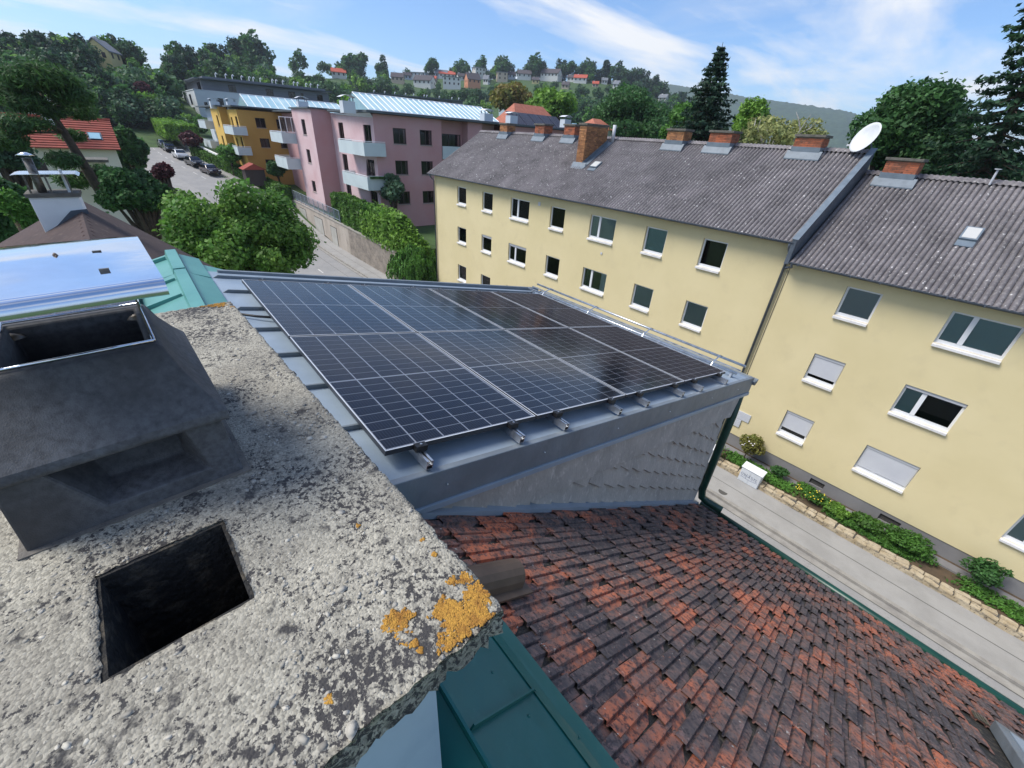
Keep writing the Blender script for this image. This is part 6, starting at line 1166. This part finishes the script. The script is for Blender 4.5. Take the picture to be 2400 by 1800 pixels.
# ------------------------------------------------------------------ hillside: houses, trees, far hills
def hit(u, v):
    q = ray(u, v); q = q / math.hypot(q[0], q[1])
    for r in np.arange(100, 486, 1.5):
        p = q * r
        if p[2] <= terrain(p[0], p[1]): return p
    p = q * 455; p[2] = terrain(p[0], p[1]); return p
M('far_wall_a', RGB(214, 212, 208), .9); M('far_wall_b', RGB(206, 144, 110), .9); M('far_wall_c', RGB(216, 196, 140), .9); M('far_wall_d', RGB(176, 184, 194), .9); M('far_wall_e', RGB(196, 178, 156), .9)
M('far_roof_red', RGB(178, 86, 66), .9); M('far_roof_dark', RGB(82, 76, 78), .9); M('far_roof_grey', RGB(120, 124, 130), .9)
HOUSES = [(658, 170, 26, 14, 'a', 'grey', 'pale low house far up between trees, above the white block'), (727, 168, 24, 12, 'e', 'red', 'far red-roofed house on the skyline left of the conifers'), (795, 182, 34, 16, 'a', 'red', 'white-gabled house with bright red roof on the slope'), (925, 170, 16, 14, 'c', 'dark', 'small yellow gabled house on the skyline'), (985, 172, 42, 15, 'd', 'grey', 'grey flat-looking house left on the crest'), (933, 195, 30, 18, 'e', 'dark', 'brown-roofed house behind the bright shrub'), (996, 206, 46, 22, 'a', 'dark', 'white house with dark mansard roof and dormers'), (1035, 182, 30, 16, 'd', 'grey', 'bluish grey house in the upper terrace row'), (1048, 174, 40, 14, 'a', 'red', 'long white house with red roof on the crest'), (1059, 208, 44, 24, 'a', 'grey', 'large white villa in the middle of the slope'), (1107, 206, 34, 26, 'b', 'dark', 'orange-salmon house on the slope'), (1122, 180, 28, 22, 'a', 'grey', 'white terraced house above the orange one'), (1176, 192, 26, 20, 'e', 'grey', 'beige flat-roofed house right of the bare lane'), (1228, 186, 34, 16, 'a', 'dark', 'white house with steep dark roof right of the lane'), (1292, 184, 46, 20, 'a', 'dark', 'wide white house under a broad dark roof'), (1360, 194, 32, 14, 'a', 'red', 'white house with pink-red roof on the right slope'), (1325, 208, 18, 12, 'e', 'dark', 'small dark gabled hut among trees'), (1416, 196, 14, 10, 'a', 'grey', 'tiny white house on the right shoulder'), (1445, 208, 18, 14, 'a', 'grey', 'tiny white house pair lower on the right shoulder'), (1555, 232, 20, 14, 'a', 'grey', 'small white house at the foot of the far hill'), (1608, 250, 18, 14, 'a', 'grey', 'small white house left of the spruce'), (955, 186, 18, 12, 'd', 'dark', 'tiny dark-roofed house left of the white mansard house'), (1016, 192, 16, 10, 'e', 'red', 'tiny red-roofed house between mansard house and white villa'), (1080, 188, 18, 12, 'a', 'dark', 'tiny pale house just above the white villa'), (1140, 198, 14, 16, 'a', 'grey', 'narrow pale house beside the bare lane'), (1200, 176, 18, 12, 'd', 'dark', 'tiny dark-roofed house above the beige one'), (1255, 196, 18, 11, 'c', 'dark', 'tiny cream house below the steep dark roof'), (1340, 178, 18, 11, 'a', 'dark', 'tiny pale house left above the pink-red roof'), (1395, 204, 15, 10, 'e', 'red', 'tiny red-roofed house low on the right slope'), (870, 176, 16, 10, 'a', 'dark', 'tiny pale house on the crest among the conifers')]
def hill_house(u, v, w, h, wc_, rc_, label, flat=False, p=None, yaw=None):
    p = hit(u, v) if p is None else p; dist = np.linalg.norm(p); sc = dist / np.linalg.norm([u - 1200, v - 900, F]); W = w * sc * .92; Hh = h * sc * .95; D = W * .75
    t = thing('hillside_house', label, 'house', tuple(p), 'houses on the hillside'); a = math.atan2(p[1], p[0]) + math.pi / 2 + (yaw if yaw is not None else random.uniform(-.5, .5)); mm = Matrix.Translation(Vector(p)) @ Matrix.Rotation(a, 4, 'Z'); hw = Hh * (.62 if not flat else .9)
    b = MB().box((-W / 2, -D / 2, -4), (W / 2, D / 2, hw))
    if not flat: b.prism([(-W / 2, -D / 2, hw), (-W / 2, D / 2, hw), (-W / 2, 0, hw + Hh * .48)], (W, 0, 0))
    wl_ = b.build('wall', 'far_wall_' + wc_, t, mw=mm)
    if not flat:
        for s in (-1, 1): MB().prism([(-W / 2 - .4, s * (D / 2 + .5), hw - .3), (-W / 2 - .4, 0, hw + Hh * .5), (-W / 2 - .4, 0, hw + Hh * .5 + .3), (-W / 2 - .4, s * (D / 2 + .5), hw)], (W + .8, 0, 0)).build('roof', 'far_roof_' + rc_, t, mw=mm)
        MB().box((W * .2, -.5, hw), (W * .2 + .8, .5, hw + Hh * .62)).build('chimney', 'far_wall_a', t, mw=mm)
    else: MB().box((-W / 2 - .4, -D / 2 - .4, hw), (W / 2 + .4, D / 2 + .4, hw + .4)).build('roof', 'far_roof_' + rc_, t, mw=mm)
    n = max(2, int(W / 3.0)); fl_ = max(1, int(hw / 2.8))
    for s in (-1, 1):
        for i in range(n):
            for f_ in range(fl_): x = -W / 2 + (i + .5) * W / n; z = hw - 1.0 - f_ * 2.8; MB().box((x - .55, s * D / 2 - .06, z - .8), (x + .55, s * D / 2 + .06, z + .6)).build('window', 'dark_frame', t, mw=mm)
    for s in (-1, 1):
        for i in (-.25, .25): MB().box((s * W / 2 - .06, i * D - .5, hw - 1.9), (s * W / 2 + .06, i * D + .5, hw - .5)).build('window', 'dark_frame', t, mw=mm)
for k, (u, v, w, h, wc_, rc_, lab) in enumerate(HOUSES): hill_house(u, v, w, h, wc_, rc_, lab, flat=(k in (4, 11, 12, 9)))
hill_house(252, 152, 62, 42, 'c', 'grey', 'yellow gabled house on top of the left hill', yaw=1.2); hill_house(345, 150, 40, 20, 'e', 'grey', 'grey-roofed house right of the yellow hilltop house', yaw=.3)
oh = thing('orange_roof_house', 'house with orange hipped roof carrying dark solar panels', 'house', (-80, 62, -8)); ap_ = onz(1240, 237, 5.2); cx, cy = ap_[0], ap_[1]; zr_ = 4.7; RW = 6.2
MB().add([(cx, cy - 3, zr_), (cx, cy + 3, zr_), (cx + RW, cy - RW - 1, zr_ - 5.6), (cx + RW, cy + RW + 1, zr_ - 5.6), (cx - RW, cy + RW + 1, zr_ - 5.6), (cx - RW, cy - RW - 1, zr_ - 5.6)], [(0, 2, 3, 1), (1, 3, 4), (1, 4, 5, 0), (0, 5, 2)]).build('roof', 'orange_tile', oh); MB().box((cx - RW + .8, cy - RW, -12), (cx + RW - .8, cy + RW, zr_ - 5.3)).build('wall', 'cream_wall', oh)
for k in range(5): MB().obox((cx + 2.2, cy - 6.4 + k * 2.1, zr_ - 1.25 - .12), (0, 2.0, 0), (4.6, 0, -2.87), (.06, 0, .1)).build('solar_module', 'solar_cell', oh)
for k in range(2): MB().obox((cx + 3.5, cy + 4.6 + k * 1.9, zr_ - 2.05), (0, 1.1, 0), (1.5, 0, -.93), (.06, 0, .1)).build('skylight', 'cyan_glass', oh)
oh2 = thing('orange_roof_house', 'low house with orange roof and white wall left of the dark tree', 'house', (-60, 60, -8)); q = onz(1400, 268, 3.4)
MB().add([(q[0], q[1] - .8, 2.9), (q[0], q[1] + .8, 2.9), (q[0] + 2, q[1] + 2, 1.7), (q[0] + 2, q[1] - 2, 1.7), (q[0] - 2, q[1] + 2, 1.7), (q[0] - 2, q[1] - 2, 1.7)], [(0, 3, 2, 1), (1, 2, 4), (1, 4, 5, 0), (0, 5, 3)]).build('roof', 'orange_tile', oh2); MB().box((q[0] - 1.8, q[1] - 1.8, -12), (q[0] + 1.8, q[1] + 1.8, 1.8)).build('wall', 'white_plaster', oh2)
# tree shapes shared by the hillside
def proto_broad(seed, mat, n=620, tall=1.0):
    r = np.random.default_rng(seed); bl = sub_blobs((0, 0, .52 * tall), (.40, .40, .46 * tall), 9, seed, .44); P, Nn = blob_points(bl, n, r, .55); V, Q = leaf_quads(P, Nn * .8 + [0, 0, .5], .075, r, 1.3, .8); return V, Q, mat
def proto_con(seed, mat, w=.2):
    V, Q = conifer('', '', (0, 0, 0), (0, 0, 1), w, mat, seed, levels=16, per=6, lsz=.05, droop=.25, thin=3.2, parts=False, zlow=.08, aspect=2.0); return V, Q, mat
PR = [proto_broad(200 + k, m, tall=t) for k, (m, t) in enumerate((('leaf_far', 1), ('leaf_dark', 1), ('leaf_mid', 1), ('leaf_blue', 1), ('leaf_far', 1.15), ('leaf_bright', .95), ('leaf_dark', 1.1)))] + [proto_con(220, 'leaf_yew', .2), proto_con(221, 'leaf_spruce', .24), proto_con(222, 'leaf_yew', .12)]
MS = [npmesh('hill_tree', V, Q, [m, 'bark']) for V, Q, m in PR]
rt = np.random.default_rng(301); spots = []
az0 = math.atan2(ray(-260, 170)[1], -ray(-260, 170)[0]); az1 = math.atan2(ray(1700, 300)[1], -ray(1700, 300)[0]); houses_xy = [tuple(o.location[:2]) for o in bpy.data.objects if o.name.startswith('hillside_house')]
def clear(x, y):
    if -134 < x < -60 and abs(y - np.interp(x, KPn[::-1, 0], KPn[::-1, 1]) + 3) < 7.5: return False
    if -205 < x < -40 and (10 if x > -128 else 17) < y < 78: return False
    if math.hypot(x - cx, y - cy) < 14: return False
    for P_, Q_ in ((A, B), (Cc_, D_)):
        d = (Q_ - P_)[:2]; w = np.array([x, y]) - P_[:2]; t = np.clip(w @ d / (d @ d), 0, 1)
        if np.linalg.norm(w - d * t) < 19: return False
        for kf in (.62, .75, .88):
            w2 = np.array([x, y]) - P_[:2] * kf; t = np.clip(w2 @ (d * kf) / (d @ d * kf * kf), 0, 1)
            if np.linalg.norm(w2 - d * kf * t) < 14: return False
    for hx, hy in houses_xy:
        r = math.hypot(hx, hy); d = math.hypot(x - hx, y - hy)
        if d < 7: return False
        ux, uy = hx / r, hy / r; f = x * ux + y * uy; s = abs(-x * uy + y * ux)
    return True
RECT = [(u - w * .5, u + w * .5, v - h * 1.15, v - h * .15, 1e9) for (u, v, w, h, *_r) in HOUSES] + [(222, 284, 105, 150, 1e9), (325, 365, 130, 148, 1e9), (415, 785, 160, 262, 196), (855, 1090, 212, 250, 300), (1165, 1265, 228, 250, 300), (1180, 1300, 225, 290, 400)]
def hides(x, y, z, h):
    c = RC.T @ np.array([x, y, z + h]); u = 1200 + F * c[0] / c[2]; v = 900 + F * c[1] / c[2]; ru = .34 * h * F / c[2]; c2 = RC.T @ np.array([x, y, z]); vb = 900 + F * c2[1] / c2[2]; r = math.hypot(x, y)
    for k, (u0, u1, v0, v1, rm) in enumerate(RECT):
        if u + ru > u0 and u - ru < u1 and v < v1 and vb > v0:
            lim = rm if rm < 1e8 else math.hypot(*HP3[k])
            if r < lim: return True
    return False
HP3 = houses_xy[:len(HOUSES)] + [houses_xy[-2], houses_xy[-1]]
tries = 0
while len(spots) < 1500 and tries < 30000:
    tries += 1
    if tries % 3 == 0: a = rt.uniform(math.atan2(ray(-100, 170)[1], -ray(-100, 170)[0]), math.atan2(ray(470, 170)[1], -ray(470, 170)[0])); r = rt.uniform(100, 225)
    else: a = rt.uniform(az0, az1); r = math.sqrt(rt.uniform(95 ** 2, (np.interp(a, _az, _rc) + 12) ** 2))
    rc = np.interp(a, _az, _rc); x, y = -r * math.cos(a), r * math.sin(a)
    if r > rc + 12 or not clear(x, y): continue
    crest = r > rc - 40; kind = int(rt.choice([7, 8, 9])) if rt.uniform() < (.48 if crest else .14) else int(rt.integers(0, 7)); h = rt.uniform(6, 12) if kind < 7 else rt.uniform(7, 14)
    if a < .16: h *= .85
    if r < 150: h *= .75
    z = float(terrain(x, y)) - .5
    if hides(x, y, z, h): continue
    spots.append((x, y, z, h, kind, r))
for k in range(230):
    a = rt.uniform(math.atan2(ray(560, 170)[1], -ray(560, 170)[0]), math.atan2(ray(1560, 200)[1], -ray(1560, 200)[0])); r = float(np.interp(a, _az, _rc)) + rt.uniform(-12, 10); x, y = -r * math.cos(a), r * math.sin(a); kind = int(rt.choice([7, 8, 9, 1, 0, 6])); h = rt.uniform(9, 19)
    z = float(terrain(x, y)) - .5
    if not hides(x, y, z, h) and min(math.hypot(x - hx, y - hy) for hx, hy in houses_xy) > 8: spots.append((x, y, z, h, kind, r))
spots.sort(key=lambda s: s[5] / s[3])
for q in spots[:300]:
    con = q[4] >= 7; o = newobj('conifer_tree' if con else 'hillside_tree', MS[q[4]], None, Matrix.Translation(q[:3]) @ Matrix.Rotation(rt.uniform(0, 6.28), 4, 'Z') @ Matrix.Diagonal((q[3] * rt.uniform(.85, 1.15), q[3] * rt.uniform(.85, 1.15), q[3], 1)))
    c = RC.T @ np.array(q[:3]); uu = 1200 + F * c[0] / c[2]; crest = q[5] > np.interp(math.atan2(q[1], -q[0]), _az, _rc) - 45
    tone = ['grey-green broadleaf tree', 'dark broadleaf tree', 'mid green broadleaf tree', 'bluish broadleaf tree', 'tall grey-green broadleaf tree', 'bright green broadleaf tree', 'tall dark broadleaf tree', 'dark pointed conifer', 'broad green conifer', 'slim dark conifer'][q[4]]
    reg = ['the hill left of the yellow hilltop house', 'the slope above the bend of the street', 'the slope behind the white block', 'the slope behind the glazed pink roof', 'the slope behind the orange roofs', 'the right shoulder of the hill'][int(np.searchsorted([240, 440, 800, 1150, 1400], uu))]
    tag(o, '%s %s %s' % (tone, 'on the crest of' if crest else 'standing on', reg), 'tree', 'conifers on the hillside' if con else 'broadleaf trees on the hillside')
VV = []; QQ = []; MI = []; off = 0; mats_ = ['leaf_far', 'leaf_dark', 'leaf_mid', 'leaf_blue', 'leaf_bright', 'leaf_yew', 'leaf_spruce']
for q in spots[300:]:
    V, Q, m = PR[q[4]]; a = rt.uniform(0, 6.28); c_, s_ = math.cos(a), math.sin(a); W = np.stack([(V[:, 0] * c_ - V[:, 1] * s_) * q[3], (V[:, 0] * s_ + V[:, 1] * c_) * q[3], V[:, 2] * q[3]], 1) + np.array(q[:3]); VV.append(W); QQ.append(Q + off); MI.append(np.full(len(Q), mats_.index(m))); off += len(V)
tag(newobj('woods', npmesh('woods', np.concatenate(VV), np.concatenate(QQ), mats_, midx=np.concatenate(MI))), 'distant mixed woods covering the far slope', 'woods', kind='stuff')
for (u, v, h, kind, lab) in ((160, 148, 66, 1, 'dark round tree left of the yellow hilltop house'), (198, 146, 56, 3, 'lighter tree touching the dark round hilltop tree'), (268, 128, 40, 7, 'dark pine right above the yellow hilltop house'), (320, 150, 34, 1, 'dark flat-topped pine on the left skyline'), (300, 148, 30, 9, 'slim pine on the left skyline'), (568, 165, 64, 4, 'tall fan-shaped poplar group on the skyline'), (820, 180, 50, 9, 'slender dark conifer in the skyline pair'), (826, 182, 46, 7, 'second dark conifer of the skyline pair'), (848, 182, 46, 7, 'pointed dark conifer on the skyline right of the pair'), (1006, 182, 36, 1, 'dark round tree on the crest beside the grey house'), (1445, 196, 40, 9, 'two-tipped thin poplar on the right shoulder'), (416, 190, 48, 9, 'dark columnar tree on the left slope'), (442, 190, 44, 9, 'second dark columnar tree on the left slope')):
    p = hit(u, v); sc = np.linalg.norm(p) / np.linalg.norm([u - 1200, v - 900, F]); H_ = h * sc; o = newobj('skyline_tree', MS[kind], None, Matrix.Translation((p[0], p[1], p[2] - .5)) @ Matrix.Diagonal((H_ * (.95 if kind < 7 else 1.0), H_ * (.95 if kind < 7 else 1.0), H_, 1))); tag(o, lab, 'tree')
# far wooded hill
M('far_forest', RGB(62, 84, 62), .95, var=RGB(48, 68, 52), scale=.03, lo=.35, hi=.65, var2=RGB(80, 100, 70), scale2=.12, lo2=.5, hi2=.7)
M('vineyard', RGB(120, 144, 84), .95, var=RGB(104, 128, 74), scale=.05)
FH = [(1250, 205), (1400, 192), (1500, 194), (1560, 203), (1650, 214), (1750, 232), (1850, 245), (1980, 264), (2100, 300), (2250, 345), (2420, 385)]
V = []; nu, nr_ = 220, 60; rr_ = np.random.default_rng(9); us = np.linspace(1250, 2420, nu)
for i, u in enumerate(us):
    v = np.interp(u, [q[0] for q in FH], [q[1] for q in FH]); q = ray(u, v); q = q / math.hypot(q[0], q[1]); zt3 = q[2] * 2000
    for j in range(nr_):
        t = j / (nr_ - 1); r = 900 + t * 1250; s = min(1, t / .88); z = -16 + (zt3 + 16) * (s * s * (3 - 2 * s)) if t <= .88 else zt3 - (t - .88) * 500
        V.append((q[0] * r, q[1] * r, z + rr_.normal(0, 1.6)))
ii = np.arange(nu * nr_).reshape(nu, nr_); Q = np.stack([ii[:-1, :-1], ii[1:, :-1], ii[1:, 1:], ii[:-1, 1:]], -1).reshape(-1, 4)
tag(newobj('hill', npmesh('hill', np.array(V), Q, 'far_forest')), kind='structure')
# ------------------------------------------------------------------ air
hz = bpy.data.materials.new('haze_air'); hz.use_nodes = True; nt = hz.node_tree; nt.nodes.clear(); ho = nt.nodes.new('ShaderNodeOutputMaterial'); hv_ = nt.nodes.new('ShaderNodeVolumePrincipled')
hv_.inputs['Color'].default_value = (.80, .88, 1.0, 1); hv_.inputs['Density'].default_value = .00022; hv_.inputs['Anisotropy'].default_value = .2; nt.links.new(hv_.outputs[0], ho.inputs['Volume']); MATS['haze_air'] = hz
tag(MB().box((-7200, -7200, -18), (7200, 7200, 190)).build('haze', 'haze_air'), kind='stuff')
